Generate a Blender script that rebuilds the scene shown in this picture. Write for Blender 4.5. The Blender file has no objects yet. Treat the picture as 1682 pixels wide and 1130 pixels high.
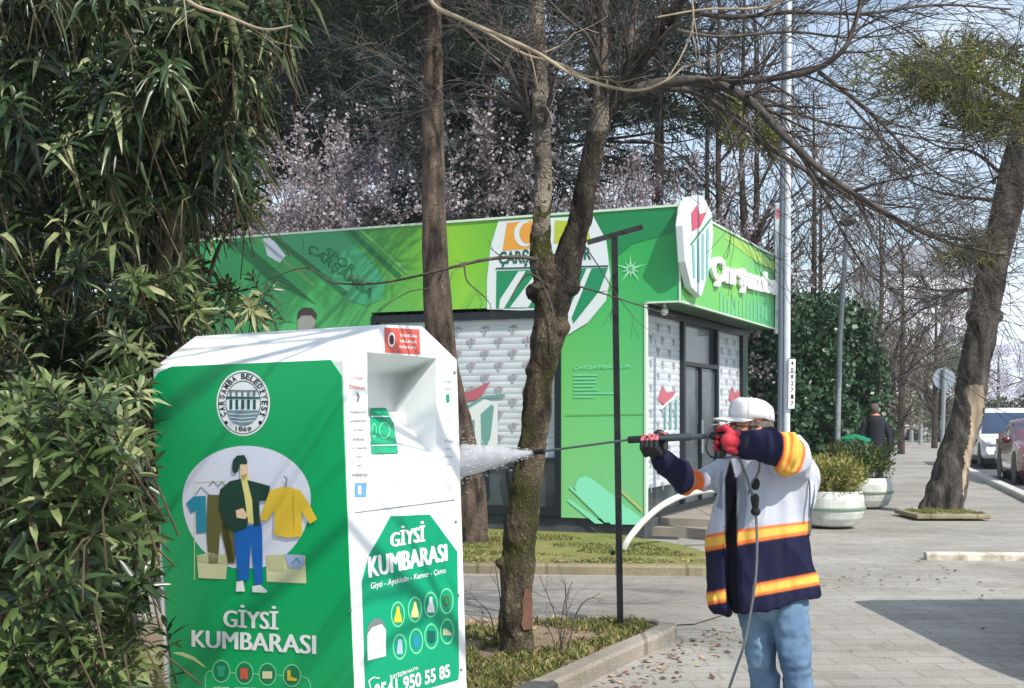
import bpy, math, random
import numpy as np
from mathutils import Vector, Matrix, noise
R = math.radians
random.seed(7); rng = np.random.default_rng(7)
sc = bpy.context.scene
col = sc.collection

# ------------------------------------------------------------------ camera, sky, sun, exposure
cd = bpy.data.cameras.new("camera"); cam = bpy.data.objects.new("camera", cd); col.objects.link(cam)
cam.location = (0, 0, 1.6); cam.rotation_euler = (R(90), 0, 0)
cd.sensor_width = 36; cd.lens = 2000/1682*36; cd.shift_y = 113/1682
cd.clip_end = 2000; cd.clip_start = 0.05
sc.camera = cam
SUN_AZ = Vector((0.62, -0.78)).normalized(); SUN_EL = R(45)
sd = bpy.data.lights.new("sun", 'SUN'); sd.energy = 4.5; sd.angle = R(0.5); sd.color = (1.0, 0.94, 0.85)
sun = bpy.data.objects.new("sun", sd); col.objects.link(sun)
SD = Vector((SUN_AZ.x*math.cos(SUN_EL), SUN_AZ.y*math.cos(SUN_EL), math.sin(SUN_EL)))
sun.rotation_euler = SD.to_track_quat('Z', 'Y').to_euler()
wd = bpy.data.worlds.new("World"); sc.world = wd; wd.use_nodes = True
wn = wd.node_tree; wn.nodes.clear()
sky = wn.nodes.new('ShaderNodeTexSky'); sky.sky_type = 'NISHITA'; sky.sun_disc = False
sky.sun_elevation = SUN_EL; sky.sun_rotation = math.atan2(SUN_AZ.x, SUN_AZ.y)
sky.air_density = 1.2; sky.dust_density = 1.0; sky.ozone_density = 3.0
bg = wn.nodes.new('ShaderNodeBackground'); bg.inputs[1].default_value = 0.13
wo = wn.nodes.new('ShaderNodeOutputWorld')
tc = wn.nodes.new('ShaderNodeTexCoord'); mp = wn.nodes.new('ShaderNodeMapping'); mp.inputs['Scale'].default_value = (1, 1, 2.6)
nz = wn.nodes.new('ShaderNodeTexNoise'); nz.inputs['Scale'].default_value = 3.2; nz.inputs['Detail'].default_value = 7; nz.inputs['Roughness'].default_value = .55
rp = wn.nodes.new('ShaderNodeValToRGB'); rp.color_ramp.elements[0].position = .40; rp.color_ramp.elements[1].position = .70; rp.color_ramp.elements[0].color = (.18, .18, .18, 1)
mx = wn.nodes.new('ShaderNodeMixRGB'); mx.inputs[2].default_value = (7.6, 8.6, 9.8, 1)
wn.links.new(tc.outputs['Generated'], mp.inputs[0]); wn.links.new(mp.outputs[0], nz.inputs[0])
wn.links.new(nz.outputs[0], rp.inputs[0]); wn.links.new(rp.outputs[0], mx.inputs[0]); wn.links.new(sky.outputs[0], mx.inputs[1])
wn.links.new(mx.outputs[0], bg.inputs[0]); wn.links.new(bg.outputs[0], wo.inputs[0])
sc.view_settings.view_transform = 'Standard'; sc.view_settings.look = 'None'
sc.cycles.volume_bounces = 3
sc.view_settings.exposure = 0.2; sc.view_settings.gamma = 1

# ------------------------------------------------------------------ measuring helpers (photo measurements -> metres)
F = 2000.0; CX = 841.0; HY = 678.0; EYE = 1.6
def W(px, py, D): return Vector(((px-CX)/F*D, D, EYE+(HY-py)/F*D))
def G(px, py, z=0.0):
    D = F*(EYE-z)/(py-HY); return Vector(((px-CX)/F*D, D, z))

# ------------------------------------------------------------------ materials
def C(r, g, b, k=1.0):
    f = lambda v: ((v/255+.055)/1.055)**2.4 if v > 10 else v/255/12.92
    return (f(r)*k, f(g)*k, f(b)*k, 1)
MATS = {}
def M(name, c, rough=.6, c2=None, scale=6, stretch=(1, 1, 1), bump=0, bscale=None, metal=0, spec=.5, transl=0, detail=5, lo=.35, hi=.65, coat=0, alpha=1, dist=0):
    if name in MATS: return MATS[name]
    m = bpy.data.materials.new(name); m.use_nodes = True; MATS[name] = m
    nt = m.node_tree; b = nt.nodes['Principled BSDF']; out = nt.nodes['Material Output']
    b.inputs['Roughness'].default_value = rough; b.inputs['Metallic'].default_value = metal
    b.inputs['Specular IOR Level'].default_value = spec; b.inputs['Coat Weight'].default_value = coat
    b.inputs['Alpha'].default_value = alpha
    b.inputs['Base Color'].default_value = c
    tcn = nt.nodes.new('ShaderNodeTexCoord'); mpn = nt.nodes.new('ShaderNodeMapping'); mpn.inputs['Scale'].default_value = stretch
    nt.links.new(tcn.outputs['Object'], mpn.inputs[0])
    if c2 is not None:
        n = nt.nodes.new('ShaderNodeTexNoise'); n.inputs['Scale'].default_value = scale; n.inputs['Detail'].default_value = detail
        n.inputs['Distortion'].default_value = dist
        r_ = nt.nodes.new('ShaderNodeValToRGB'); r_.color_ramp.elements[0].position = lo; r_.color_ramp.elements[1].position = hi
        r_.color_ramp.elements[0].color = c; r_.color_ramp.elements[1].color = c2
        nt.links.new(mpn.outputs[0], n.inputs[0]); nt.links.new(n.outputs[0], r_.inputs[0]); nt.links.new(r_.outputs[0], b.inputs['Base Color'])
    if bump:
        n2 = nt.nodes.new('ShaderNodeTexNoise'); n2.inputs['Scale'].default_value = bscale or scale*3; n2.inputs['Detail'].default_value = 6
        bp = nt.nodes.new('ShaderNodeBump'); bp.inputs['Strength'].default_value = min(1, bump); bp.inputs['Distance'].default_value = .02*max(1, bump)
        nt.links.new(mpn.outputs[0], n2.inputs[0]); nt.links.new(n2.outputs[0], bp.inputs['Height']); nt.links.new(bp.outputs[0], b.inputs['Normal'])
    if transl:
        t = nt.nodes.new('ShaderNodeBsdfTranslucent'); ms = nt.nodes.new('ShaderNodeMixShader'); ms.inputs[0].default_value = transl
        if c2 is not None: nt.links.new(r_.outputs[0], t.inputs[0])
        else: t.inputs[0].default_value = c
        nt.links.new(b.outputs[0], ms.inputs[1]); nt.links.new(t.outputs[0], ms.inputs[2]); nt.links.new(ms.outputs[0], out.inputs[0])
    return m
def bark(name, dark, light, sc_=9, stretch=(1, 1, .35), moss=None):
    m = M(name, dark, .92, light, sc_, stretch, 0, detail=8, lo=.34, hi=.66, spec=.2)
    nt = m.node_tree; b = nt.nodes['Principled BSDF']
    if nt.nodes.get('Bark Voronoi'): return m
    t = [n for n in nt.nodes if n.type == 'MAPPING'][0]
    v = nt.nodes.new('ShaderNodeTexVoronoi'); v.name = 'Bark Voronoi'; v.feature = 'DISTANCE_TO_EDGE'; v.inputs['Scale'].default_value = sc_*3.2
    nw = nt.nodes.new('ShaderNodeTexNoise'); nw.inputs['Scale'].default_value = sc_*2; nw.inputs['Detail'].default_value = 6
    ad = nt.nodes.new('ShaderNodeMixRGB'); ad.blend_type = 'LINEAR_LIGHT'; ad.inputs[0].default_value = .12
    nt.links.new(t.outputs[0], nw.inputs[0]); nt.links.new(t.outputs[0], ad.inputs[1]); nt.links.new(nw.outputs['Color'], ad.inputs[2]); nt.links.new(ad.outputs[0], v.inputs['Vector'])
    mu = nt.nodes.new('ShaderNodeMath'); mu.operation = 'MINIMUM'; mu.inputs[1].default_value = .25; nt.links.new(v.outputs['Distance'], mu.inputs[0])
    a2 = nt.nodes.new('ShaderNodeMath'); a2.operation = 'MULTIPLY_ADD'; a2.inputs[1].default_value = 3; nt.links.new(mu.outputs[0], a2.inputs[0]); nt.links.new(nw.outputs[0], a2.inputs[2])
    bp = nt.nodes.new('ShaderNodeBump'); bp.inputs['Strength'].default_value = .9; bp.inputs['Distance'].default_value = .022
    nt.links.new(a2.outputs[0], bp.inputs['Height']); nt.links.new(bp.outputs[0], b.inputs['Normal'])
    if moss:
        src = b.inputs['Base Color'].links[0].from_socket
        n3 = nt.nodes.new('ShaderNodeTexNoise'); n3.inputs['Scale'].default_value = 3.2; n3.inputs['Detail'].default_value = 7
        r3 = nt.nodes.new('ShaderNodeValToRGB'); r3.color_ramp.elements[0].position = .46; r3.color_ramp.elements[1].position = .60
        x = nt.nodes.new('ShaderNodeMixRGB'); x.inputs[2].default_value = moss
        tt = nt.nodes.new('ShaderNodeTexCoord'); nt.links.new(tt.outputs['Object'], n3.inputs[0])
        nt.links.new(n3.outputs[0], r3.inputs[0]); nt.links.new(r3.outputs[0], x.inputs[0]); nt.links.new(src, x.inputs[1]); nt.links.new(x.outputs[0], b.inputs['Base Color'])
    return m

# ------------------------------------------------------------------ mesh builder
def frames(pts):
    out = []; n = len(pts); t0 = (pts[1]-pts[0]).normalized()
    u = t0.orthogonal().normalized(); prev = t0
    for i in range(n):
        a = pts[max(i-1, 0)]; b = pts[min(i+1, n-1)]; t = (b-a)
        t = t.normalized() if t.length > 1e-9 else prev
        u = (u - t*u.dot(t)); u = u.normalized() if u.length > 1e-6 else t.orthogonal().normalized()
        out.append((t, u, t.cross(u))); prev = t
    return out
class MB:
    def __init__(s): s.v = []; s.f = []; s.m = []
    def add(s, vs, fs, mi=0):
        o = len(s.v); s.v.extend([tuple(q) for q in vs]); s.f.extend([tuple(i+o for i in f) for f in fs]); s.m.extend([mi]*len(fs)); return s
    def box(s, c, size, mi=0, rot=None, ax=None):
        hx, hy, hz = size[0]/2, size[1]/2, size[2]/2; c = Vector(c)
        P = [Vector((x, y, z)) for x in (-hx, hx) for y in (-hy, hy) for z in (-hz, hz)]
        if ax: P = [ax[0]*p.x+ax[1]*p.y+ax[2]*p.z for p in P]
        if rot is not None:
            Mx = Matrix.Rotation(rot, 3, 'Z'); P = [Mx@p for p in P]
        return s.add([c+p for p in P], [(0, 1, 3, 2), (4, 6, 7, 5), (0, 4, 5, 1), (2, 3, 7, 6), (0, 2, 6, 4), (1, 5, 7, 3)], mi)
    def tube(s, pts, rad, n=8, mi=0, cap=True, lump=0):
        pts = [Vector(p) for p in pts]
        if not hasattr(rad, '__len__'): rad = [rad]*len(pts)
        fr = frames(pts); vs = []; fs = []
        for i, p in enumerate(pts):
            t, u, w = fr[i]
            for k in range(n):
                a = 2*math.pi*k/n; r = rad[i]
                d = u*math.cos(a)+w*math.sin(a)
                if lump: r *= 1+lump*noise.noise((p+d*rad[i])*5)+lump*.5*noise.noise((p+d*rad[i])*14)
                vs.append(p+d*r)
        for i in range(len(pts)-1):
            for k in range(n):
                a = i*n+k; b = i*n+(k+1) % n; fs.append((a, b, b+n, a+n))
        if cap: fs.append(tuple(range(n))[::-1]); fs.append(tuple(range((len(pts)-1)*n, len(pts)*n)))
        return s.add(vs, fs, mi)
    def lathe(s, c, prof, n=32, mi=0, ax=None):
        c = Vector(c); ax = ax or (Vector((1, 0, 0)), Vector((0, 1, 0)), Vector((0, 0, 1))); vs = []; fs = []
        for r, z in prof:
            for k in range(n):
                a = 2*math.pi*k/n; vs.append(c+ax[0]*r*math.cos(a)+ax[1]*r*math.sin(a)+ax[2]*z)
        for i in range(len(prof)-1):
            for k in range(n):
                a = i*n+k; b = i*n+(k+1) % n; fs.append((a, b, b+n, a+n))
        fs.append(tuple(range(n))[::-1]); fs.append(tuple(range((len(prof)-1)*n, len(prof)*n)))
        return s.add(vs, fs, mi)
    def prism(s, poly, d, mi=0):   # poly: 3D points, d: extrusion vector
        n = len(poly); poly = [Vector(p) for p in poly]; d = Vector(d)
        vs = poly+[p+d for p in poly]
        fs = [tuple(range(n)), tuple(range(n, 2*n))[::-1]]+[(i, i+n, (i+1) % n+n, (i+1) % n) for i in range(n)]
        return s.add(vs, fs, mi)
    def capsule(s, a, b, ra, rb, n=14, mi=0):
        a = Vector(a); b = Vector(b); d = b-a; L = d.length; t = d/L if L > 1e-6 else Vector((0, 0, 1))
        u = t.orthogonal().normalized(); w = t.cross(u); prof = []
        for k in range(1, 6): an = math.pi/2*k/6; prof.append((ra*math.sin(an), -ra*math.cos(an)))
        prof += [(ra, 0), (rb, L)]
        for k in range(5, 0, -1): an = math.pi/2*k/6; prof.append((rb*math.sin(an), L+rb*math.cos(an)))
        return s.lathe(a, prof, n, mi, (u, w, t))
    def ell(s, c, r, n=18, mi=0, rot=None):
        c = Vector(c); vs = []; fs = []; m = n//2
        for i in range(1, m):
            th = math.pi*i/m
            for k in range(n):
                a = 2*math.pi*k/n; p = Vector((r[0]*math.sin(th)*math.cos(a), r[1]*math.sin(th)*math.sin(a), r[2]*math.cos(th)))
                if rot is not None: p = rot@p
                vs.append(c+p)
        for i in range(m-2):
            for k in range(n): a = i*n+k; b = i*n+(k+1) % n; fs.append((a, a+n, b+n, b))
        fs.append(tuple(range(n))); fs.append(tuple(range((m-2)*n, (m-1)*n))[::-1])
        return s.add(vs, fs, mi)
    def mesh(s, name, mats, off=Vector((0, 0, 0)), smooth=False):
        me = bpy.data.meshes.new(name)
        me.from_pydata([(x-off[0], y-off[1], z-off[2]) for x, y, z in s.v], [], s.f)
        for m in (mats if isinstance(mats, (list, tuple)) else [mats]): me.materials.append(m)
        if any(s.m): me.polygons.foreach_set('material_index', s.m)
        if smooth: me.polygons.foreach_set('use_smooth', [True]*len(s.f))
        me.validate(); return me
    def build(s, name, mats, parent=None, smooth=False, loc=None, bevel=0):
        off = rootloc(parent) if parent else Vector(loc or (0, 0, 0))
        me = s.mesh(name, mats, off, smooth)
        return link(name, me, parent, off if not parent else None, bevel)
def rootloc(o):
    while o.parent: o = o.parent
    return Vector(o.location)
def link(name, me, parent=None, loc=None, bevel=0):
    o = bpy.data.objects.new(name, me); col.objects.link(o)
    if parent: o.parent = parent
    elif loc is not None: o.location = loc
    if bevel:
        b = o.modifiers.new('bevel', 'BEVEL'); b.width = bevel; b.segments = 2; b.limit_method = 'ANGLE'; b.angle_limit = R(35)
    return o
def tag(o, label=None, cat=None, group=None, kind=None):
    if label: o['label'] = label
    if cat: o['category'] = cat
    if group: o['group'] = group
    if kind: o['kind'] = kind
    return o
def thing(name, label, cat, loc, group=None):
    o = bpy.data.objects.new(name, None); col.objects.link(o); o.location = loc; o.empty_display_size = .2
    return tag(o, label, cat, group)
def npmesh(name, V, faces_n, mats, parent=None, off=None, mi=None, loc=None, smooth=False):
    # V (N,3); faces_n (K,m) int array of equal-size faces
    off = rootloc(parent) if parent else Vector(loc or (0, 0, 0))
    V = np.asarray(V, np.float32)-np.array(off, np.float32)
    me = bpy.data.meshes.new(name); k, m = faces_n.shape
    me.vertices.add(len(V)); me.vertices.foreach_set('co', V.ravel())
    me.loops.add(k*m); me.loops.foreach_set('vertex_index', faces_n.astype(np.int32).ravel())
    me.polygons.add(k); me.polygons.foreach_set('loop_start', np.arange(0, k*m, m, dtype=np.int32)); 
    try: me.polygons.foreach_set('loop_total', np.full(k, m, np.int32))
    except Exception: pass
    for q in (mats if isinstance(mats, (list, tuple)) else [mats]): me.materials.append(q)
    if mi is not None: me.polygons.foreach_set('material_index', mi.astype(np.int32))
    me.update(calc_edges=True); me.validate()
    return link(name, me, parent, off if not parent else None)
def remesh(mb, voxel, iters=6, fac=.5):
    me = mb.mesh('tmp', [MATS['white_paint']]); o = bpy.data.objects.new('tmp', me); col.objects.link(o)
    r = o.modifiers.new('r', 'REMESH'); r.mode = 'VOXEL'; r.voxel_size = voxel
    if iters: s_ = o.modifiers.new('s', 'SMOOTH'); s_.iterations = iters; s_.factor = fac
    dg = bpy.context.evaluated_depsgraph_get(); dg.update()
    m2 = bpy.data.meshes.new_from_object(o.evaluated_get(dg)); bpy.data.objects.remove(o); m2.materials.clear()
    m2.polygons.foreach_set('use_smooth', [True]*len(m2.polygons)); return m2
def folds(me, amp, sc_, dirn=(1, 1, 1), seed=0, f=None):
    co = np.zeros(len(me.vertices)*3); me.vertices.foreach_get('co', co); co = co.reshape(-1, 3); no = np.zeros_like(co).ravel(); me.vertices.foreach_get('normal', no); no = no.reshape(-1, 3)
    out = co.copy()
    for i, (p, n_) in enumerate(zip(co, no)):
        v = Vector((p[0]*sc_*dirn[0]+seed, p[1]*sc_*dirn[1], p[2]*sc_*dirn[2])); a = 1-2*abs(noise.noise(v)); a += .4*noise.noise(v*2.3)
        out[i] += n_*amp*(a-.5)*(f(Vector(p)) if f else 1)
    me.vertices.foreach_set('co', out.ravel()); me.update()
def put(me, name, mats, parent, fn=None):
    for q in mats: me.materials.append(q)
    off = rootloc(parent); n = len(me.vertices)
    if fn:
        c = np.zeros(len(me.polygons)*3); me.polygons.foreach_get('center', c)
        me.polygons.foreach_set('material_index', [fn(Vector(p)) for p in c.reshape(-1, 3)])
    co = np.zeros(n*3); me.vertices.foreach_get('co', co); co = co.reshape(-1, 3)-np.array(off); me.vertices.foreach_set('co', co.ravel()); me.update()
    return link(name, me, parent)
def catmull(pts, sub=8):
    pts = [Vector(p) for p in pts]; P = [pts[0]*2-pts[1]]+pts+[pts[-1]*2-pts[-2]]; out = []
    for i in range(1, len(P)-2):
        for k in range(sub):
            t = k/sub; a, b, c, d = P[i-1], P[i], P[i+1], P[i+2]
            out.append(.5*((2*b)+(c-a)*t+(2*a-5*b+4*c-d)*t*t+(3*b-a-3*c+d)*t**3))
    out.append(pts[-1]); return out
def lerpr(r, n):
    if not hasattr(r, '__len__'): return [r]*n
    return [float(np.interp(i/(n-1)*(len(r)-1), range(len(r)), r)) for i in range(n)]

# ------------------------------------------------------------------ flat artwork on a plane
class Plane:
    def __init__(s, O, U, V):
        s.O = Vector(O); s.U = Vector(U).normalized(); s.V = Vector(V).normalized(); s.N = s.U.cross(s.V).normalized()
        if s.N.dot(Vector((0, 0, EYE))-s.O) < 0: s.N = -s.N
    def uv(s, px, py):
        d = Vector(((px-CX)/F, 1, (HY-py)/F)); c = Vector((0, 0, EYE))
        t = s.N.dot(s.O-c)/s.N.dot(d); q = c+d*t-s.O; return q.dot(s.U), q.dot(s.V)
    def at(s, u, v, off=0): return s.O+s.U*u+s.V*v+s.N*off
    def P(s, px, py, off=0): u, v = s.uv(px, py); return s.at(u, v, off)
TXT = {}
def text_verts(t, bold=.0):
    k = (t, bold)
    if k in TXT: return TXT[k]
    cu = bpy.data.curves.new('t', 'FONT'); cu.body = t; cu.offset = bold; cu.resolution_u = 3
    o = bpy.data.objects.new('t', cu); col.objects.link(o); dg = bpy.context.evaluated_depsgraph_get(); dg.update()
    me = bpy.data.meshes.new_from_object(o.evaluated_get(dg)); bpy.data.objects.remove(o); bpy.data.curves.remove(cu)
    v = [tuple(q.co[:2]) for q in me.vertices]; f = [tuple(p.vertices) for p in me.polygons]; bpy.data.meshes.remove(me)
    TXT[k] = (v, f); return v, f
class Art:
    def __init__(s, pl, base=.002, step=.0012): s.pl = pl; s.b = base; s.st = step; s.mb = MB(); s.mats = []
    def mi(s, m):
        if m not in s.mats: s.mats.append(m)
        return s.mats.index(m)
    def off(s, l): return s.b+s.st*l
    def poly(s, pts, m, l=1):
        s.mb.add([s.pl.P(x, y, s.off(l)) for x, y in pts], [tuple(range(len(pts)))], s.mi(m))
    def polyuv(s, pts, m, l=1):
        s.mb.add([s.pl.at(x, y, s.off(l)) for x, y in pts], [tuple(range(len(pts)))], s.mi(m))
    def disc(s, cx, cy, rx, ry, m, l=1, n=28, rin=0):   # px radii
        if rin:
            a = [s.pl.P(cx+rx*math.cos(2*math.pi*k/n), cy+ry*math.sin(2*math.pi*k/n), s.off(l)) for k in range(n)]
            b = [s.pl.P(cx+rx*rin*math.cos(2*math.pi*k/n), cy+ry*rin*math.sin(2*math.pi*k/n), s.off(l)) for k in range(n)]
            s.mb.add(a+b, [(k, (k+1) % n, n+(k+1) % n, n+k) for k in range(n)], s.mi(m))
        else: s.poly([(cx+rx*math.cos(2*math.pi*k/n), cy+ry*math.sin(2*math.pi*k/n)) for k in range(n)], m, l)
    def line(s, pts, w, m, l=1):
        for (x0, y0), (x1, y1) in zip(pts[:-1], pts[1:]):
            dx, dy = x1-x0, y1-y0; L = math.hypot(dx, dy) or 1; nx, ny = -dy/L*w/2, dx/L*w/2
            s.poly([(x0+nx, y0+ny), (x1+nx, y1+ny), (x1-nx, y1-ny), (x0-nx, y0-ny)], m, l)
    def text(s, t, q, m, l=2, bold=.0):   # q: four corners TL, TR, BR, BL (px) of the ink box
        v, f = text_verts(t, bold); xs = [a for a, b in v]; ys = [b for a, b in v]
        if not xs: return
        x0, x1, y0, y1 = min(xs), max(xs), min(ys), max(ys)
        c = [Vector(s.pl.uv(*p)) for p in q]; out = []
        for x, y in v:
            a = (x-x0)/(x1-x0); b = (y-y0)/max(1e-6, y1-y0)
            p = (c[3]*(1-a)+c[2]*a)*(1-b)+(c[0]*(1-a)+c[1]*a)*b; out.append(s.pl.at(p.x, p.y, s.off(l)))
        s.mb.add(out, f, s.mi(m))
    def btext(s, t, q, m, l=2):
        for k, d in enumerate((0, -.7, .7, -1.4, 1.4)): s.text(t, [(x+d, y+d*.08) for x, y in q], m, l+k*.25, 0)
    def arctext(s, t, cx, cy, rx, ry, a0, a1, h, m, l=2, bold=.02):  # letters along an ellipse, px
        n = len(t)
        for i, ch in enumerate(t):
            if ch == ' ': continue
            a = a0+(a1-a0)*i/(n-1); sg = 1 if a1 > a0 else -1
            px, py = cx+rx*math.cos(a), cy+ry*math.sin(a)
            tx, ty = -rx*math.sin(a)*sg, ry*math.cos(a)*sg; L = math.hypot(tx, ty); tx /= L; ty /= L
            ux, uy = ty, -tx; w = h*.36
            s.text(ch, [(px-tx*w+ux*h/2, py-ty*w+uy*h/2), (px+tx*w+ux*h/2, py+ty*w+uy*h/2), (px+tx*w-ux*h/2, py+ty*w-uy*h/2), (px-tx*w-ux*h/2, py-ty*w-uy*h/2)], m, l, bold)
    def build(s, name, parent, label=None):
        o = s.mb.build(name, s.mats, parent)
        if label: o['label'] = label
        return o

# ------------------------------------------------------------------ shared materials
white = M('white_paint', C(238, 240, 241), .32, C(206, 208, 204), 5, (1, 1, .3), bump=.05, spec=.5, lo=.5, hi=.85)
whitev = M('white_vinyl', C(240, 242, 242), .4)
gv = M('green_vinyl', C(0, 172, 100), .34, C(0, 162, 92), 1.5)
gv2 = M('green_vinyl_side', C(4, 160, 116), .36, C(4, 150, 108), 2)
dkgreen = M('dark_green_ink', C(24, 62, 48), .5); olive = M('olive_ink', C(100, 98, 52), .5)
blue = M('blue_ink', C(14, 104, 190), .5); teal = M('teal_ink', C(34, 140, 165), .5)
yellow = M('yellow_ink', C(232, 196, 60), .5); pyel = M('pale_yellow_ink', C(232, 222, 140), .5)
skin_ink = M('skin_ink', C(236, 205, 170), .5); lav = M('lavender_ink', C(222, 226, 240), .45)
cream = M('cream_ink', C(214, 216, 170), .5); pblue = M('pale_blue_ink', C(165, 185, 215), .5)
greyink = M('grey_ink', C(118, 124, 128), .5); blackink = M('black_ink', C(28, 32, 36), .5)
redst = M('red_sticker', C(214, 92, 78), .4); bluest = M('blue_sticker', C(110, 160, 200), .4)
tealink = M('dark_teal_ink', C(20, 92, 84), .5); lgreen = M('light_green_ink', C(120, 215, 160), .5)
black = M('black_metal', C(22, 24, 26), .4, C(34, 36, 38), 12, metal=.2)
dgrey = M('dark_grey_metal', C(52, 58, 62), .45, C(66, 72, 76), 9, metal=.3)
rubber = M('black_rubber', C(22, 22, 24), .75)
galv = M('galvanised_steel', C(168, 174, 178), .45, C(140, 146, 150), 20, metal=.55)

# ================================================================== GROUND
def ground_mat(name, base, base2, brick=None, dirt=None, rot=0, mortar=None, msize=.02):
    m = bpy.data.materials.new(name); m.use_nodes = True; nt = m.node_tree; b = nt.nodes['Principled BSDF']; b.inputs['Roughness'].default_value = .9; b.inputs['Specular IOR Level'].default_value = .25
    g = nt.nodes.new('ShaderNodeNewGeometry'); mp_ = nt.nodes.new('ShaderNodeMapping'); mp_.inputs['Rotation'].default_value = (0, 0, rot)
    nt.links.new(g.outputs['Position'], mp_.inputs[0])
    n1 = nt.nodes.new('ShaderNodeTexNoise'); n1.inputs['Scale'].default_value = .7; n1.inputs['Detail'].default_value = 9; n1.inputs['Roughness'].default_value = .65
    r1 = nt.nodes.new('ShaderNodeValToRGB'); r1.color_ramp.elements[0].position = .36; r1.color_ramp.elements[1].position = .64
    r1.color_ramp.elements[0].color = base; r1.color_ramp.elements[1].color = base2
    nt.links.new(mp_.outputs[0], n1.inputs[0]); nt.links.new(n1.outputs[0], r1.inputs[0]); cur = r1.outputs[0]
    hgt = None
    if brick:
        br = nt.nodes.new('ShaderNodeTexBrick'); br.inputs['Scale'].default_value = 1; br.inputs['Brick Width'].default_value = brick[0]; br.inputs['Row Height'].default_value = brick[1]
        br.inputs['Mortar Size'].default_value = msize; br.inputs['Mortar Smooth'].default_value = .3; br.inputs['Color1'].default_value = (1, 1, 1, 1); br.inputs['Color2'].default_value = (.87, .86, .84, 1); br.inputs['Mortar'].default_value = mortar or (.6, .58, .55, 1)
        nt.links.new(mp_.outputs[0], br.inputs[0]); x = nt.nodes.new('ShaderNodeMixRGB'); x.blend_type = 'MULTIPLY'; x.inputs[0].default_value = 1
        nt.links.new(cur, x.inputs[1]); nt.links.new(br.outputs[0], x.inputs[2]); cur = x.outputs[0]; hgt = br.outputs['Fac']
    if dirt:
        n3 = nt.nodes.new('ShaderNodeTexNoise'); n3.inputs['Scale'].default_value = 1.1; n3.inputs['Detail'].default_value = 10; n3.inputs['Roughness'].default_value = .7
        r3 = nt.nodes.new('ShaderNodeValToRGB'); r3.color_ramp.elements[0].position = .55; r3.color_ramp.elements[1].position = .72
        x = nt.nodes.new('ShaderNodeMixRGB'); x.inputs[2].default_value = dirt; nt.links.new(g.outputs['Position'], n3.inputs[0]); nt.links.new(n3.outputs[0], r3.inputs[0]); nt.links.new(r3.outputs[0], x.inputs[0]); nt.links.new(cur, x.inputs[1]); cur = x.outputs[0]
    n4 = nt.nodes.new('ShaderNodeTexNoise'); n4.inputs['Scale'].default_value = 70; n4.inputs['Detail'].default_value = 5
    x = nt.nodes.new('ShaderNodeMixRGB'); x.blend_type = 'OVERLAY'; x.inputs[0].default_value = .55; nt.links.new(g.outputs['Position'], n4.inputs[0]); nt.links.new(cur, x.inputs[1]); nt.links.new(n4.outputs[0], x.inputs[2])
    nt.links.new(x.outputs[0], b.inputs['Base Color'])
    bp = nt.nodes.new('ShaderNodeBump'); bp.inputs['Strength'].default_value = .5; bp.inputs['Distance'].default_value = .006; nt.links.new(n4.outputs[0], bp.inputs['Height']); nt.links.new(bp.outputs[0], b.inputs['Normal'])
    return m
pave_m = ground_mat('paving_blocks', C(142, 139, 133), C(168, 165, 158), (.42, .21), C(128, 118, 104), R(-3), (.74, .72, .69, 1), .011)
path_m = ground_mat('asphalt_path', C(128, 122, 116), C(152, 146, 138), None, C(118, 108, 98))
road_m = ground_mat('road_asphalt', C(72, 74, 78), C(96, 98, 102))
earth_m = ground_mat('bare_earth', C(112, 96, 78), C(146, 130, 108), None, C(96, 100, 56))
lawn_m = ground_mat('lawn_soil', C(98, 110, 52), C(134, 130, 78), None, C(146, 126, 96))
kerb_m = ground_mat('kerb_concrete', C(128, 122, 112), C(160, 152, 140), (.9, 5), C(120, 112, 96))
kerb2_m = ground_mat('weathered_kerb', C(128, 120, 100), C(160, 150, 124), (.7, 5), C(96, 96, 62))

def sheet(name, pts, z, m, d=.0):
    mb = MB()
    mb.prism([(x, y, z-max(d, .002)) for x, y in pts], (0, 0, max(d, .002)))
    return tag(mb.build(name, m), kind='structure')
mb = MB(); mb.add([(-260, -40, -.03), (260, -40, -.03), (260, 330, -.03), (-260, 330, -.03)], [(0, 1, 2, 3)])
tag(mb.build('ground', pave_m), kind='structure')
# light asphalt footpath crossing behind the near bed
sheet('path', [(-9, 9.35), (-1, 9.3), (.62, 9.15), (1.4, 9.35), (2.0, 10.2), (2.1, 12.05), (-9, 12.3)], -.018, path_m)
# near planting bed with kerb
bed = [(-4, 4.2), (-.75, 5.45), (-.32, 6.2), (.14, 7.02), (.62, 7.95), (.98, 8.62), (1.06, 8.9), (.98, 9.06), (.7, 9.12), (-.6, 9.25), (-4, 9.3)]
sheet('bed', bed, .045, earth_m, .1)
def kerb(name, line, w, h, m, z0=-.03):
    mb = MB(); line = [Vector((x, y, 0)) for x, y in line]; fr = frames(line); n = len(line); vs = []
    for p, (t, u, b) in zip(line, fr):
        s_ = Vector((t.y, -t.x, 0)).normalized()
        for o, z in ((0, z0), (0, h-.015), (.012, h), (w-.02, h), (w, h-.02), (w, z0)): vs.append(p+s_*o+Vector((0, 0, z)))
    fs = [(i*6+k, i*6+(k+1) % 6, (i+1)*6+(k+1) % 6, (i+1)*6+k) for i in range(n-1) for k in range(6)]+[tuple(range(6)), tuple(range((n-1)*6, n*6))[::-1]]
    mb.add(vs, fs); return tag(mb.build(name, m), kind='structure')
kerb('kerb', [(p.x, p.y) for p in catmull([(q[0], q[1], 0) for q in [(-3.9, 3.8), (-.75, 5.45), (-.32, 6.2), (.14, 7.02), (.62, 7.95), (.98, 8.62), (1.06, 8.9), (.98, 9.06), (.7, 9.14), (.3, 9.17)]], 4)], .14, .075, kerb_m)
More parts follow.
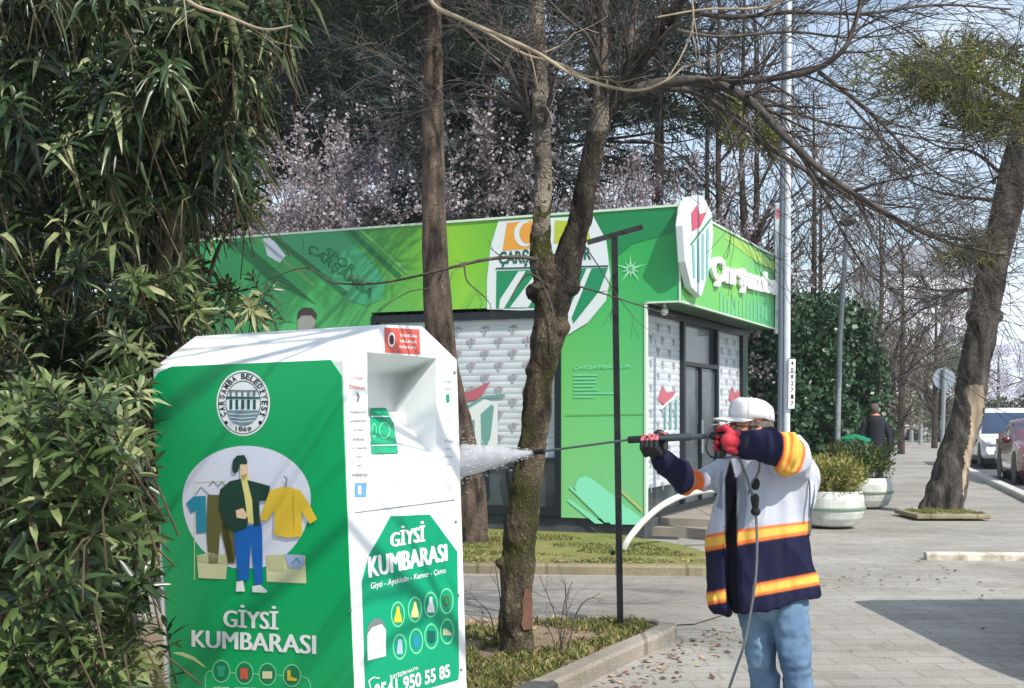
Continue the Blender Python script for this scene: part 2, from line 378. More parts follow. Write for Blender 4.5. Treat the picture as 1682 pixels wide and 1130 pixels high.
# lawn with its front kerb
lawn = [(-9, 12.55), (.24, 12.45), (1.95, 12.3), (2.35, 12.7), (2.0, 14.3), (1.3, 15.6), (-9, 20)]
sheet('lawn', lawn, .05, lawn_m, .09)
kerb('kerb', [(-9, 12.52), (-1, 12.5), (.24, 12.42), (1.9, 12.26), (2.2, 12.36)], .13, .07, kerb2_m)
# broken kerb island on the right, white edge line
kerb('kerb', [(4.6, 13.62), (6.2, 13.52), (8.5, 13.4)], .16, .05, M('white_kerb_paint', C(212, 206, 190), .8, C(150, 142, 126), 6, bump=.3, lo=.45, hi=.7))
# road on the right with a pale kerb line
rl = [(6.5, 11), (10.05, 23.9), (13.2, 35.5), (15.2, 41), (19.5, 48), (34, 60)]
sheet('road', rl+[(90, 60), (60, 11)], -.02, road_m)
kerb('kerb', [(x-.0, y) for x, y in rl][::-1], .22, .08, M('pale_kerb', C(205, 203, 198), .8, C(176, 172, 164), 5))

# ================================================================== BUILDING (kiosk shop)
C0 = Vector((2.125, 15.4, 0)); UF = Vector((-.911, .412, 0)).normalized(); US = Vector((.412, .911, 0)).normalized()
NF = Vector((-US.x, -US.y, 0)); NS = Vector((-UF.x, -UF.y, 0)); Z = Vector((0, 0, 1))
HT = 4.21; LF = 8.6; LS = 5.75
def BP(t, s, z): return C0+UF*t+US*s+Z*z
def gradmat(name, ax, stops, zstops, rough=.42, nscale=1.1, namt=.25):
    m = bpy.data.materials.new(name); m.use_nodes = True; nt = m.node_tree; b = nt.nodes['Principled BSDF']; b.inputs['Roughness'].default_value = rough
    g = nt.nodes.new('ShaderNodeNewGeometry'); vd = nt.nodes.new('ShaderNodeVectorMath'); vd.operation = 'SUBTRACT'; vd.inputs[1].default_value = C0
    dt = nt.nodes.new('ShaderNodeVectorMath'); dt.operation = 'DOT_PRODUCT'; dt.inputs[1].default_value = ax
    nt.links.new(g.outputs['Position'], vd.inputs[0]); nt.links.new(vd.outputs[0], dt.inputs[0])
    nz_ = nt.nodes.new('ShaderNodeTexNoise'); nz_.inputs['Scale'].default_value = nscale; nz_.inputs['Detail'].default_value = 3; nt.links.new(g.outputs['Position'], nz_.inputs[0])
    def ramp(src, stops, lo, hi):
        stops = [(p, tuple(min(1, v*1.18) for v in c[:3])+(1,)) for p, c in stops]
        a = nt.nodes.new('ShaderNodeMapRange'); a.inputs[1].default_value = lo; a.inputs[2].default_value = hi; nt.links.new(src, a.inputs[0])
        r = nt.nodes.new('ShaderNodeValToRGB'); nt.links.new(a.outputs[0], r.inputs[0]); e = r.color_ramp.elements
        while len(e) < len(stops): e.new(.5)
        for i, (p, c) in enumerate(stops): e[i].position = (p-lo)/(hi-lo); e[i].color = c
        return r.outputs[0]
    ad = nt.nodes.new('ShaderNodeMath'); ad.operation = 'MULTIPLY_ADD'; ad.inputs[1].default_value = namt*2; nt.links.new(nz_.outputs[0], ad.inputs[0])
    ad2 = nt.nodes.new('ShaderNodeMath'); ad2.operation = 'SUBTRACT'; ad2.inputs[1].default_value = namt; nt.links.new(dt.outputs['Value'], ad2.inputs[0]); nt.links.new(ad2.outputs[0], ad.inputs[2])
    c1 = ramp(ad.outputs[0], stops, stops[0][0], stops[-1][0])
    sp = nt.nodes.new('ShaderNodeSeparateXYZ'); nt.links.new(g.outputs['Position'], sp.inputs[0])
    c2 = ramp(sp.outputs[2], zstops, zstops[0][0], zstops[-1][0])
    x = nt.nodes.new('ShaderNodeMixRGB'); x.blend_type = 'SCREEN'; x.inputs[0].default_value = 1; nt.links.new(c1, x.inputs[1]); nt.links.new(c2, x.inputs[2])
    nt.links.new(x.outputs[0], b.inputs['Base Color']); return m
front_m = gradmat('printed_green_front', UF, [(-.1, C(30, 140, 78)), (.9, C(50, 156, 78)), (2.2, C(74, 160, 52)), (3.2, C(124, 180, 40)), (3.9, C(84, 150, 48)), (4.8, C(50, 134, 66)), (6.2, C(52, 150, 80)), (8.6, C(28, 110, 72))],
                  [(.2, (.16, .30, .16, 1)), (1.6, (.10, .26, .10, 1)), (3.0, (.02, .10, .03, 1)), (3.6, (.0, .03, .0, 1)), (4.3, (0, 0, 0, 1))])
side_m = gradmat('printed_green_side', US, [(0, C(110, 186, 70)), (1.2, C(84, 168, 72)), (3.0, C(96, 176, 66)), (4.4, C(56, 158, 84)), (5.8, C(50, 150, 90))],
                 [(2.9, (.0, .05, .03, 1)), (3.5, (.03, .05, .0, 1)), (4.3, (.06, .08, .02, 1))])
trim_m = M('pale_green_trim', C(206, 224, 206), .4); frame_m = M('anthracite_frame', C(26, 36, 44), .4, metal=.2)
shop = thing('kiosk_shop', 'green printed flat-roofed sports club shop with lowered white shutters', 'shop', BP(4, 3, 0))
# front wall: fascia + left wall + right pillar as one printed skin around the window
wz1, wz0 = 2.97, .28      # window frame top/bottom
wt0, wt1 = 1.62, 4.52     # window frame t-range
pl_f = Plane(C0, UF, Z); pl_s = Plane(C0, US, Z)
tR = .47                  # recess at the corner
mb = MB()
def wallbox(t0, t1, z0, z1, s0=0, s1=.12, mi=0):
    mb.add([BP(t, s, z) for t in (t0, t1) for s in (s0, s1) for z in (z0, z1)], [(0, 1, 3, 2), (4, 6, 7, 5), (0, 4, 5, 1), (2, 3, 7, 6), (0, 2, 6, 4), (1, 5, 7, 3)], mi)
zc = 3.02
wallbox(0, LF, zc, HT); wallbox(wt1, LF, .22, zc-.001); wallbox(tR, wt0, .22, zc-.001); 
mb.build('front_wall', front_m, shop)
mb = MB(); wallbox(0, .12, zc, HT, .121, LS, 0); sf = mb.build('side_fascia', side_m, shop)
mb = MB(); wallbox(tR+.02, LF-.05, -.03, .22, .05, LS-.05); wallbox(.1, tR+.4, -.03, .0, .2, .3); mb.build('plinth', M('dark_plinth', C(58, 62, 66), .8, C(76, 80, 82), 5), shop)
mb = MB(); wallbox(.12, LF, HT-.25, HT-.12, .12, LS); wallbox(.12, tR+.06, zc, zc+.06, .12, LS-.0); mb.build('roof', M('roof_sheet', C(70, 96, 74), .7), shop)
mb = MB(); wallbox(LF-.12, LF, .22, HT, .121, LS); wallbox(tR+.06, LF, .22, zc-.001, LS, LS+.12); wallbox(.0, LF, zc, HT, LS+.001, LS+.12); mb.build('rear_wall', M('rear_green', C(44, 110, 66), .6), shop)
mb = MB(); wallbox(-.012, LF, HT, HT+.03, -.02, .14); wallbox(-.02, .11, HT, HT+.028, .14, LS); wallbox(-.012, .012, zc, HT, -.012, .0)
wallbox(tR-.03, tR, .22, zc, -.012, .06); wallbox(0, tR, zc-.022, zc, -.012, .02); wallbox(-.012, .02, zc-.02, zc, .02, LS); wallbox(LF-.02, LF+.01, .22, HT, -.01, 0)
mb.build('trim', trim_m, shop)
# front window
mb = MB()
for a in ((wt0, wt1, wz1-.1, wz1), (wt0, wt1, wz0-.05, wz0+.07), (wt0, wt0+.09, wz0+.07, wz1-.1), (wt1-.09, wt1, wz0+.07, wz1-.1), (wt0+.09, wt1-.09, .95, 1.0)): wallbox(*a, -.015, .1)
wf = mb.build('window_frame', frame_m, shop)
def shutter_mat(name):
    m = M(name, C(196, 204, 210), .45, C(212, 218, 222), 3, metal=.1); return m
sh_m = shutter_mat('shutter_metal'); glass_m = M('dark_glass', C(40, 52, 60), .08, C(74, 86, 92), 1.2, spec=.8)
def slats(mb, f, a0, a1, z0, z1, depth, h=.085):
    n = int((z1-z0)/h)
    for i in range(n):
        za = z0+i*(z1-z0)/n; zb = z0+(i+1)*(z1-z0)/n
        prof = [(0, 0), (.003, .06), (.007, .4), (.007, .66), (.004, .94), (0, 1)]
        vs = [f(a, depth-d, za+(zb-za)*q) for a in (a0, a1) for d, q in prof]
        mb.add(vs, [(k, k+1, k+7, k+6) for k in range(5)])
mb = MB(); slats(mb, lambda a, s, z: BP(a, s, z), wt0+.09, wt1-.09, 1.0, wz1-.1, .06); ws = mb.build('shutter', sh_m, shop)
mb = MB(); wallbox(wt0+.09, wt1-.09, wz0+.07, .95, .07, .08); mb.build('window_pane', glass_m, shop)
# window goods seen dim through the low pane
mb = MB()
for t in (2.35, 2.75, 3.3, 3.6): mb.capsule(BP(t, .055, .45), BP(t+.03, .055, .8), .05, .07, 10)
mb.build('window_display', M('display_goods', C(26, 34, 44), .3), shop)
# crests printed on the shutter
crest_r = M('crest_red', C(186, 100, 112), .6); crest_g = M('crest_grey', C(160, 166, 176), .6); crest_gr = M('crest_green', C(110, 162, 156), .5); pwhite = M('print_white', C(224, 230, 228), .5)
art = Art(Plane(BP(0, .05, 0), UF, Z), .003, .002)
def crest(a, u, v, r, l=1):
    a.polyuv([(u-r*.95, v+r*.55), (u-r*.55, v+r*.85), (u-r*.05, v+r*.35), (u-r*.15, v-r*.15), (u-r*.6, v)], crest_g, l)
    a.polyuv([(u+r*.05, v+r*.35), (u+r*.5, v+r*.75), (u+r*.95, v+r*.45), (u+r*.7, v-r*.05), (u+r*.15, v-r*.15)], crest_g, l)
    a.polyuv([(u-r*.25, v-r*.2), (u+r*.3, v-r*.2), (u+r*.22, v-r*.85), (u-r*.12, v-r*.9)], crest_g, l)
    a.polyuv([(u-r*.3, v+r*.75), (u+r*.2, v+r*.85), (u+r*.05, v+r*.5), (u-r*.2, v+r*.45)], crest_r, l+1)
for r_ in range(11):
    for c_ in range(7):
        u = wt0+.3+c_*.42+(r_ % 2)*.21; v = 2.72-r_*.165
        if u < wt1-.2: crest(art, u, v, .075)
# large crest in the middle of the shutter
art.poly([(748, 645), (772, 643), (806, 626), (790, 654), (758, 662)], crest_r, 4)
art.poly([(740, 690), (795, 655), (818, 662), (818, 760), (745, 770)], pwhite, 3)
art.poly([(762, 700), (780, 688), (782, 760), (764, 764)], crest_gr, 4); art.poly([(790, 680), (808, 664), (812, 668), (806, 720), (792, 750)], crest_gr, 4)
art.line([(744, 684), (796, 652), (830, 650)], 5, crest_gr, 5)
art.build('shutter_print', ws)
# fascia artwork
fa = Art(pl_f, .003, .0025)
stripe_d = M('stripe_dark_green', C(30, 110, 58), .45); stripe_l = M('stripe_light_green', C(98, 168, 92), .45); pillm = M('pill_green', C(62, 158, 108), .45); sea = M('sea_green_print', C(40, 160, 120), .45)
orange_p = M('orange_print', C(226, 160, 62), .45); shield_g = M('shield_green', C(24, 140, 92), .45); shield_w = M('shield_white', C(220, 228, 230), .45); crgrey = M('worn_letter_green', C(28, 112, 66), .5)
# diagonal rounded bars on the left
fa.poly([(448, 384), (560, 379), (625, 445), (634, 470), (626, 492), (604, 502), (575, 494)], pillm, 1)
fa.poly([(568, 378), (580, 378), (660, 452), (655, 458)], stripe_d, 2); fa.poly([(588, 377), (596, 377), (672, 446), (668, 450)], stripe_l, 2)
fa.poly([(440, 388), (452, 386), (572, 480), (566, 486)], stripe_d, 2)
fa.poly([(420, 392), (428, 391), (520, 468), (516, 472)], stripe_l, 2)
fa.poly([(376, 398), (398, 396), (520, 500), (440, 460)], stripe_d, 1)
fa.text('ÇARŞAMBA', [(513, 400), (618, 478), (606, 494), (501, 414)], crgrey, 3, .02)
fa.text('SPOR', [(540, 405), (588, 440), (580, 452), (531, 416)], crgrey, 3, .01)
fa.poly([(432, 392), (446, 390), (470, 420), (460, 432), (440, 420)], lav, 2)
# player's head printed low on the wall
fa.poly([(489, 528), (491, 514), (500, 506), (512, 507), (520, 516), (519, 530), (516, 560), (492, 560)], M('print_face', C(150, 150, 140), .5), 3)
fa.poly([(489, 527), (490, 513), (499, 505), (513, 506), (521, 516), (520, 526), (512, 518), (496, 518)], M('print_hair', C(58, 50, 44), .5), 4)
fa.poly([(486, 560), (522, 560), (530, 600), (478, 600)], M('print_shirt', C(222, 228, 226), .5), 3)
# large shield
fa.poly([(819, 363), (915, 357), (975, 355), (996, 395), (1003, 455), (985, 500), (950, 535), (930, 552), (928, 512), (800, 508), (800, 460), (806, 405)], shield_w, 1)
fa.poly([(833, 366), (875, 362), (876, 408), (826, 412)], orange_p, 2)
fa.disc(862, 384, 17, 21, shield_w, 3); fa.disc(867, 383, 13, 17, orange_p, 4)
fa.poly([(912, 362), (962, 364), (972, 398), (910, 400)], M('yellow_green_print', C(180, 196, 60), .45), 2)
fa.text('ÇARŞAMBASPOR', [(820, 412), (972, 404), (972, 432), (820, 440)], tealink, 3, .03)
fa.poly([(816, 445), (999, 440), (985, 478), (942, 532), (935, 505), (815, 507)], shield_g, 2)
fa.poly([(838, 505), (886, 442), (905, 441), (868, 505)], shield_w, 3); fa.poly([(822, 492), (852, 446), (864, 445), (828, 507), (820, 507)], shield_w, 3)
fa.poly([(930, 520), (964, 441), (972, 441), (936, 530)], shield_w, 3); fa.poly([(905, 508), (934, 441), (952, 441), (920, 508)], shield_w, 3)
fa.poly([(930, 552), (986, 488), (1003, 455), (996, 494), (966, 530)], shield_w, 4)
fa.line([(815, 441), (1000, 437)], 2.5, tealink, 4)
# starburst
for a in range(10):
    an = a*math.pi/5+.3; L = 26 if a % 2 else 15
    fa.poly([(1036+2.5*math.cos(an+1.57), 442+2.5*math.sin(an+1.57)), (1036+L*math.cos(an), 442+L*math.sin(an)), (1036-2.5*math.cos(an+1.57), 442-2.5*math.sin(an+1.57))], M('burst_print', C(150, 226, 180), .45), 2)
fa.poly([(975, 352), (1113, 345), (1113, 380), (1040, 400), (1005, 430), (1000, 400)], M('deep_green_print', C(24, 132, 74), .42), 1)
# pillar graphics
fa.text('ÇARŞAMBASPOR', [(942, 600), (1037, 598), (1037, 606), (942, 609)], lgreen, 2, .03)
for i, w_ in enumerate((40, 36, 38, 34, 40, 66, 34)): fa.poly([(943, 615+i*6), (943+w_, 614.6+i*6), (943+w_, 617.2+i*6), (943, 617.6+i*6)], lgreen, 2)
mint = M('mint_print', C(140, 232, 192), .45)
fa.poly([(944, 800), (950, 786), (962, 782), (974, 787), (1055, 852), (1055, 862), (1004, 861), (950, 815)], mint, 2)
fa.poly([(931, 822), (936, 820), (992, 860), (978, 860)], mint, 2)
fa.poly([(934, 800), (938, 799), (1000, 858), (994, 858)], mint, 3)
fa.poly([(1018, 806), (1022, 805), (1056, 836), (1056, 842)], M('sand_print', C(190, 200, 120), .45), 3)
fa.poly([(996, 803), (999, 803), (1030, 830), (1030, 834)], lgreen, 3)
fa.line([(930, 682), (1058, 680)], 1.6, stripe_l, 2)
fa.build('front_print', [o for o in shop.children if o.name.startswith('front_wall')][0])
# recessed side: glazing, door, shutters
def SP(s, d, z): return C0+UF*(tR+.06+d)+US*s+Z*z
mb = MB()
def sbox(s0, s1, z0, z1, d0, d1):
    mb.add([SP(s, d, z) for s in (s0, s1) for d in (d0, d1) for z in (z0, z1)], [(0, 1, 3, 2), (4, 6, 7, 5), (0, 4, 5, 1), (2, 3, 7, 6), (0, 2, 6, 4), (1, 5, 7, 3)])
for a in ((.12, .2, .22, zc-.02), (.2, 5.55, zc-.12, zc-.02), (.2, 5.55, .2, .3), (1.92, 2.02, .3, zc-.12), (3.78, 3.88, .3, zc-.12), (5.45, 5.7, .2, zc-.02), (2.02, 3.78, 2.28, 2.34), (2.85, 2.89, .3, 2.28)): sbox(*a, -.02, .09)
mb.build('side_frame', frame_m, shop)
mb = MB(); slats(mb, lambda a, s, z: SP(a, s, z), .2, 1.92, .6, zc-.12, .05); ss = mb.build('shutter', sh_m, shop)
mb = MB(); slats(mb, lambda a, s, z: SP(a, s, z), 3.88, 5.45, .6, zc-.12, .05); mb.build('shutter', sh_m, shop)
for a in ((.2, 1.92, .3, .6, .05, .07), (3.88, 5.45, .3, .6, .05, .07), (2.02, 3.78, 2.34, zc-.12, .05, .07)):
    mb = MB(); sbox(*a); mb.build('window_pane', glass_m, shop)
mb = MB(); sbox(2.9, 3.77, .3, 2.27, .03, .06); mb.build('door', M('grey_door_glass', C(70, 80, 86), .2, C(92, 100, 106), 2), shop)
mb = MB(); sbox(2.03, 2.84, .3, 2.27, .03, .06); dr = mb.build('door', M('grey_door_glass', C(70, 80, 86), .2, C(92, 100, 106), 2), shop)
mb = MB(); mb.tube([SP(2.78, -.05, 1.0), SP(2.78, -.05, 1.5)], .018, 8); mb.build('handle', galv, dr)
sa = Art(Plane(SP(0, 0.0, 0), US, Z), .003, .002)
sa.pl.O = SP(0, .041, 0)
for b0 in (1078, 1195):
    k = 1 if b0 == 1078 else .7
    sa.poly([(b0+2*k, 655), (b0+10*k, 634), (b0+16*k, 645), (b0+32*k, 642), (b0+16*k, 668), (b0+6*k, 660)], crest_r, 3)
    sa.line([(b0+6, 672), (b0+36*k, 645)], 3, pwhite, 4)
    for q in range(3): sa.line([(b0+(14+q*9)*k, 664-q*4), (b0+(14+q*9)*k, 705)], 3.2, crest_gr, 2)
for r_ in range(14):
    for c_ in range(3):
        for s0 in (.38, 4.05): 
            u = s0+c_*.52+(r_ % 2)*.2
            crest(sa, u, 2.75-r_*.165, .07)
sa.build('shutter_print', ss)
# 3-D shield sign on the side fascia
sgn = Art(Plane(BP(-.12, 0, 0), US, Z), .0, .003)
shp = [(1150, 320), (1160, 330), (1169, 350), (1172, 385), (1166, 440), (1152, 488), (1136, 472), (1126, 430), (1122, 370), (1126, 338), (1136, 323)]
mb = MB(); mb.prism([sgn.pl.P(x, y, 0) for x, y in shp], UF*.1); sg = mb.build('crest_sign', shield_w, shop, bevel=.01)
sgn.b = .004
sgn.poly([(1135, 350), (1144, 336), (1149, 352), (1160, 348), (1150, 372), (1136, 380)], M('sign_red', C(196, 70, 92), .4), 1)
sgn.line([(1134, 402), (1168, 358)], 3, shield_g, 1)
for q in range(4): sgn.line([(1138+q*8, 402-q*9), (1140+q*7, 462+q*2-abs(q-1)*6)], 3.6, M('sign_teal', C(120, 186, 180), .4), 1)
sgn.build('crest_print', sg)
# white script lettering standing off the fascia
def letters3d(name, t, q, pl, off, th, m, parent, bold=.03):
    v, f = text_verts(t, bold); xs = [a for a, b in v]; ys = [b for a, b in v]; x0, x1, y0, y1 = min(xs), max(xs), min(ys), max(ys)
    c = [Vector(pl.uv(*p)) for p in q]; mb = MB()
    def mapv(x, y, o): a = (x-x0)/(x1-x0); b = (y-y0)/(y1-y0); p = (c[3]*(1-a)+c[2]*a)*(1-b)+(c[0]*(1-a)+c[1]*a)*b; return pl.at(p.x, p.y, o)
    n = len(v); vs = [mapv(x, y, off+th) for x, y in v]+[mapv(x, y, off) for x, y in v]
    cnt = {}
    for F_ in f:
        for i in range(len(F_)): e = (F_[i], F_[(i+1) % len(F_)]); cnt[e] = 1
    fs = list(f)+[(a, a+n, b+n, b) for (a, b) in cnt if (b, a) not in cnt]
    mb.add(vs, fs); return mb.build(name, m, parent)
letters3d('sign_lettering', 'Çarşamba', [(1163, 418), (1272, 452), (1272, 494), (1163, 470)], pl_s, .01, .05, M('letter_white', C(238, 240, 240), .4), sf, .045)
# canopy vertical-stripe print under the lettering
ca = Art(pl_s, .003, .002)
for i in range(14):
    x = 1182+i*6.2; y0 = 492+(x-1182)*.19; ca.poly([(x, y0-12+i % 3*4), (x+2.6, y0-12+i % 3*4), (x+2.6, y0+22), (x, y0+22)], M('stripe_mint', C(104, 186, 140), .45), 1)
ca.poly([(1186, 388), (1234, 424), (1272, 446), (1272, 432), (1210, 392)], M('lime_print', C(150, 196, 76), .45), 1)
ca.build('side_print', sf)
# bulkhead lamp beneath canopy
mb = MB(); q = BP(.28, .25, zc); mb.tube([q, q-Z*.07], .02, 8); mb.ell(q-Z*.11, (.05, .05, .055), 14); mb.build('canopy_lamp', whitev, shop, smooth=True)
# vertical blade sign on the building's far corner
bs = W(1272, 440, 21.0); mb = MB()
def bladequad(x0, x1, y0, y1, D, th): return [W(x0, y0, D), W(x1, y0, D), W(x1, y1, D), W(x0, y1, D)]
mb.prism(bladequad(1273, 1291, 333, 548, 20.4, 0), (0, .12, 0)); bl = mb.build('blade_sign', M('sign_face', C(200, 206, 206), .4, C(180, 188, 190), 2), shop, bevel=.01)
ba = Art(Plane(W(1272, 440, 20.4), (1, 0, 0), Z), .003, .002)
ba.poly([(1274, 345), (1281, 340), (1281, 358), (1275, 360)], crest_r, 1); ba.poly([(1284, 338), (1290, 340), (1290, 352), (1284, 358)], crest_r, 1)
ba.text('Ç.SPOR', [(1286, 375), (1286, 460), (1278, 460), (1278, 375)], crest_gr, 1, .02)
ba.poly([(1280, 468), (1290, 468), (1290, 504), (1280, 504)], M('sign_deep_green', C(16, 84, 66), .4), 2)
ba.poly([(1275, 510), (1284, 510), (1284, 540), (1275, 540)], crest_g, 1)
ba.build('sign_print', bl)
# entrance step
mb = MB(); mb.add([SP(s, d, z) for s in (.4, 4.4) for d in (-1.5, .0) for z in (-.03, .1)], [(0, 1, 3, 2), (4, 6, 7, 5), (0, 4, 5, 1), (2, 3, 7, 6), (0, 2, 6, 4), (1, 5, 7, 3)])
mb.add([SP(s, d, z) for s in (.7, 4.1) for d in (-1.1, .0) for z in (.1, .2)], [(0, 1, 3, 2), (4, 6, 7, 5), (0, 4, 5, 1), (2, 3, 7, 6), (0, 2, 6, 4), (1, 5, 7, 3)])
mb.build('entrance_step', kerb_m, shop)

# ================================================================== CLOTHES BANK (green and white donation container)
bx, by, bz, yaw, roll, pit, bw, bs_, bh, bch, bcd = [-0.5853, 4.6385, 0.01, -0.5566, -0.0109, 0.0377, 1.031, 0.7575, 1.7911, 0.1381, 0.2465]
BR = Matrix.Rotation(yaw, 3, 'Z')@Matrix.Rotation(roll, 3, 'Y')@Matrix.Rotation(pit, 3, 'X'); BO = Vector((bx, by, bz))
def BL(x, y, z): return BO+BR@Vector((x, y, z))
cb = thing('clothes_bank', 'tall white textile donation container with green posters, being washed', 'donation container', BO+BR@Vector((-bw/2, bs_/2, 0)))
pf = Plane(BO, BR@Vector((1, 0, 0)), BR@Z); ps = Plane(BO, BR@Vector((0, 1, 0)), BR@Z)
# body: side profile polygon extruded; side wall (x=0) has a deposit opening
prof = [(0, .06), (bs_, .06), (bs_, bh), (bs_-bcd, bh+bch), (bcd, bh+bch), (0, bh)]
o4 = [ps.uv(603, 578), ps.uv(716, 588), ps.uv(717, 757), ps.uv(605, 772)]   # opening TL TR BR BL (y,z)
mb = MB()
n = 6
L_ = [BL(-bw, y, z) for y, z in prof]; R_ = [BL(0, y, z) for y, z in prof]
mb.add(L_, [tuple(range(6))]); mb.add(L_+R_, [(i, i+6, (i+1) % 6+6, (i+1) % 6) for i in range(6)])
# side face with hole: ring polygons
I = [BL(0, y, z) for y, z in o4]
Pn = [BL(0, *p) for p in prof]  # 0 BL,1 BR,2 TR,3,4,5 TL
mb.add(Pn+I, [(0, 1, 8, 9), (1, 2, 7, 8), (2, 3, 7), (3, 4, 6, 7), (4, 5, 6), (5, 0, 9, 6)])
dpt = -.26
def IN(px, py, d):  # point seen through px at local x=d
    pl = Plane(BL(d, 0, 0), ps.U, ps.V); return pl.P(px, py)
iTL = IN(596, 612, dpt); iTR = IN(667, 617, dpt); iBR = IN(645, 672, dpt*.9); iBL = IN(590, 672, dpt*.9)
mb.add([I[0], I[1], I[2], I[3], iTL, iTR, iBR, iBL], [(0, 1, 5, 4), (4, 5, 6, 7), (1, 2, 6, 5), (7, 6, 2, 3), (0, 4, 7, 3)])
mb.box(BL(-bw/2, bs_/2, .03), (bw-.08, bs_-.08, .07), 0, ax=(BR@Vector((1, 0, 0)), BR@Vector((0, 1, 0)), BR@Z))
body = mb.build('body', white, cb, bevel=.006)
# front poster
fp = Art(pf, .004, .0008)
mb = MB(); mb.prism([pf.P(x, y, .0) for x, y in [(250, 628), (262, 611), (283, 602), (544, 591), (562, 617), (583, 1150), (283, 1150)]], pf.N*.004)
post = mb.build('front_poster', gv, cb)
cx0, cy0 = 401, 662
fp.disc(cx0, cy0, 44, 54, whitev, 1, 48); fp.disc(cx0, cy0, 41, 51, tealink, 2, 48, .975); fp.disc(cx0, cy0, 29, 37, tealink, 2, 40, .96)
fp.arctext('ÇARŞAMBA BELEDİYESİ', cx0, cy0, 35, 44, R(155), R(385), 9.5, blackink, 2, .03)
fp.text('1869', [(388, 700), (415, 701), (414, 709), (389, 708)], blackink, 2, .02)
fp.disc(373, 694, 3, 3.4, blackink, 2, 8); fp.disc(429, 694, 3, 3.4, blackink, 2, 8)
for k in range(5):
    x = 379+k*9.6; fp.poly([(x, 656), (x+4.5, 656), (x+4.5, 672), (x, 672)], tealink, 3); fp.poly([(x, 643), (x+3.6, 643), (x+3.6, 651), (x, 651)], greyink, 3)
fp.poly([(373, 651), (428, 652), (428, 655), (373, 655)], tealink, 3); fp.poly([(377, 640), (424, 641), (424, 643), (377, 643)], greyink, 3)
fp.poly([(374, 674), (428, 674), (424, 686), (415, 695), (400, 699), (386, 695), (378, 686)], M('slate_ink', C(118, 148, 158), .5), 3)
for k in range(3): fp.line([(377+k*3, 679+k*6), (400, 681+k*6), (425-k*3, 679+k*6)], 1.3, whitev, 4)
# big pale circle with clothing scene
circ = [(403+103*math.cos(a), 868+135*math.sin(a)) for a in np.linspace(0, 2*math.pi, 48, endpoint=False)]
circ = [(max(x, 301), min(y, 930)) for x, y in circ]
circ = [(x, y) for x, y in circ]
fp.poly([(301+(512-301)*(.5+.5*math.cos(a)), 732+170*(1-math.sin(a))*.5*1.02 if math.sin(a) > 0 else 818+115*min(1, -math.sin(a)*1.02)) for a in np.linspace(math.pi, -math.pi, 56, endpoint=False)], lav, 1)
fp.poly([(301+(512-301)*(.5+.5*math.cos(a)), 738+.0+ (86-86*math.sin(a))) if False else (0, 0) for a in (0,)]*3, lav, 1) if False else None
# rack, hangers
fp.line([(321, 952), (321, 792), (372, 790)], 1.5, cream, 2); fp.line([(345, 798), (352, 790), (360, 798)], 1.4, greyink, 3); fp.line([(360, 800), (366, 791), (374, 800)], 1.4, greyink, 3); fp.line([(323, 812), (332, 800), (345, 812)], 1.4, greyink, 3)
fp.poly([(308, 826), (320, 815), (340, 814), (341, 874), (325, 875), (324, 838), (316, 842)], teal, 4)
fp.poly([(343, 812), (366, 813), (372, 840), (388, 925), (378, 925), (364, 870), (360, 925), (345, 925), (341, 870)], olive, 4)
fp.poly([(388, 920), (376, 925), (366, 860), (380, 850), (392, 880)], olive, 4)
# boxes
fp.poly([(325, 912), (346, 907), (375, 925), (373, 951), (328, 949)], cream, 3); fp.poly([(325, 912), (346, 907), (375, 912), (375, 926), (328, 922)], M('beige_ink', C(196, 198, 150), .5), 4)
fp.poly([(439, 912), (503, 912), (505, 958), (440, 955)], cream, 3); fp.poly([(439, 912), (470, 910), (468, 938), (443, 936)], M('beige_ink', C(196, 198, 150), .5), 4)
fp.poly([(470, 910), (500, 911), (503, 925), (495, 934), (476, 932)], pblue, 5); fp.line([(482, 926), (490, 916), (495, 925)], 1.6, teal, 6)
# person with cap, jacket, jeans
fp.poly([(386, 866), (432, 860), (433, 880), (434, 958), (421, 960), (414, 890), (411, 952), (394, 953), (388, 900)], blue, 5)
fp.poly([(397, 760), (409, 760), (410, 776), (404, 790), (397, 785)], skin_ink, 6)
fp.poly([(398, 780), (409, 778), (418, 800), (420, 860), (408, 858), (404, 820)], pyel, 6)
fp.poly([(364, 804), (380, 790), (398, 786), (404, 812), (410, 855), (408, 866), (388, 874), (372, 862), (362, 834)], dkgreen, 7)
fp.poly([(409, 788), (432, 794), (446, 798), (444, 822), (428, 822), (430, 862), (420, 864), (417, 820)], dkgreen, 7)
fp.poly([(384, 772), (385, 756), (392, 748), (404, 747), (409, 757), (408, 762), (397, 762), (393, 775), (387, 777)], dkgreen, 7)
fp.poly([(390, 838), (402, 834), (410, 845), (406, 852), (392, 850)], skin_ink, 8)
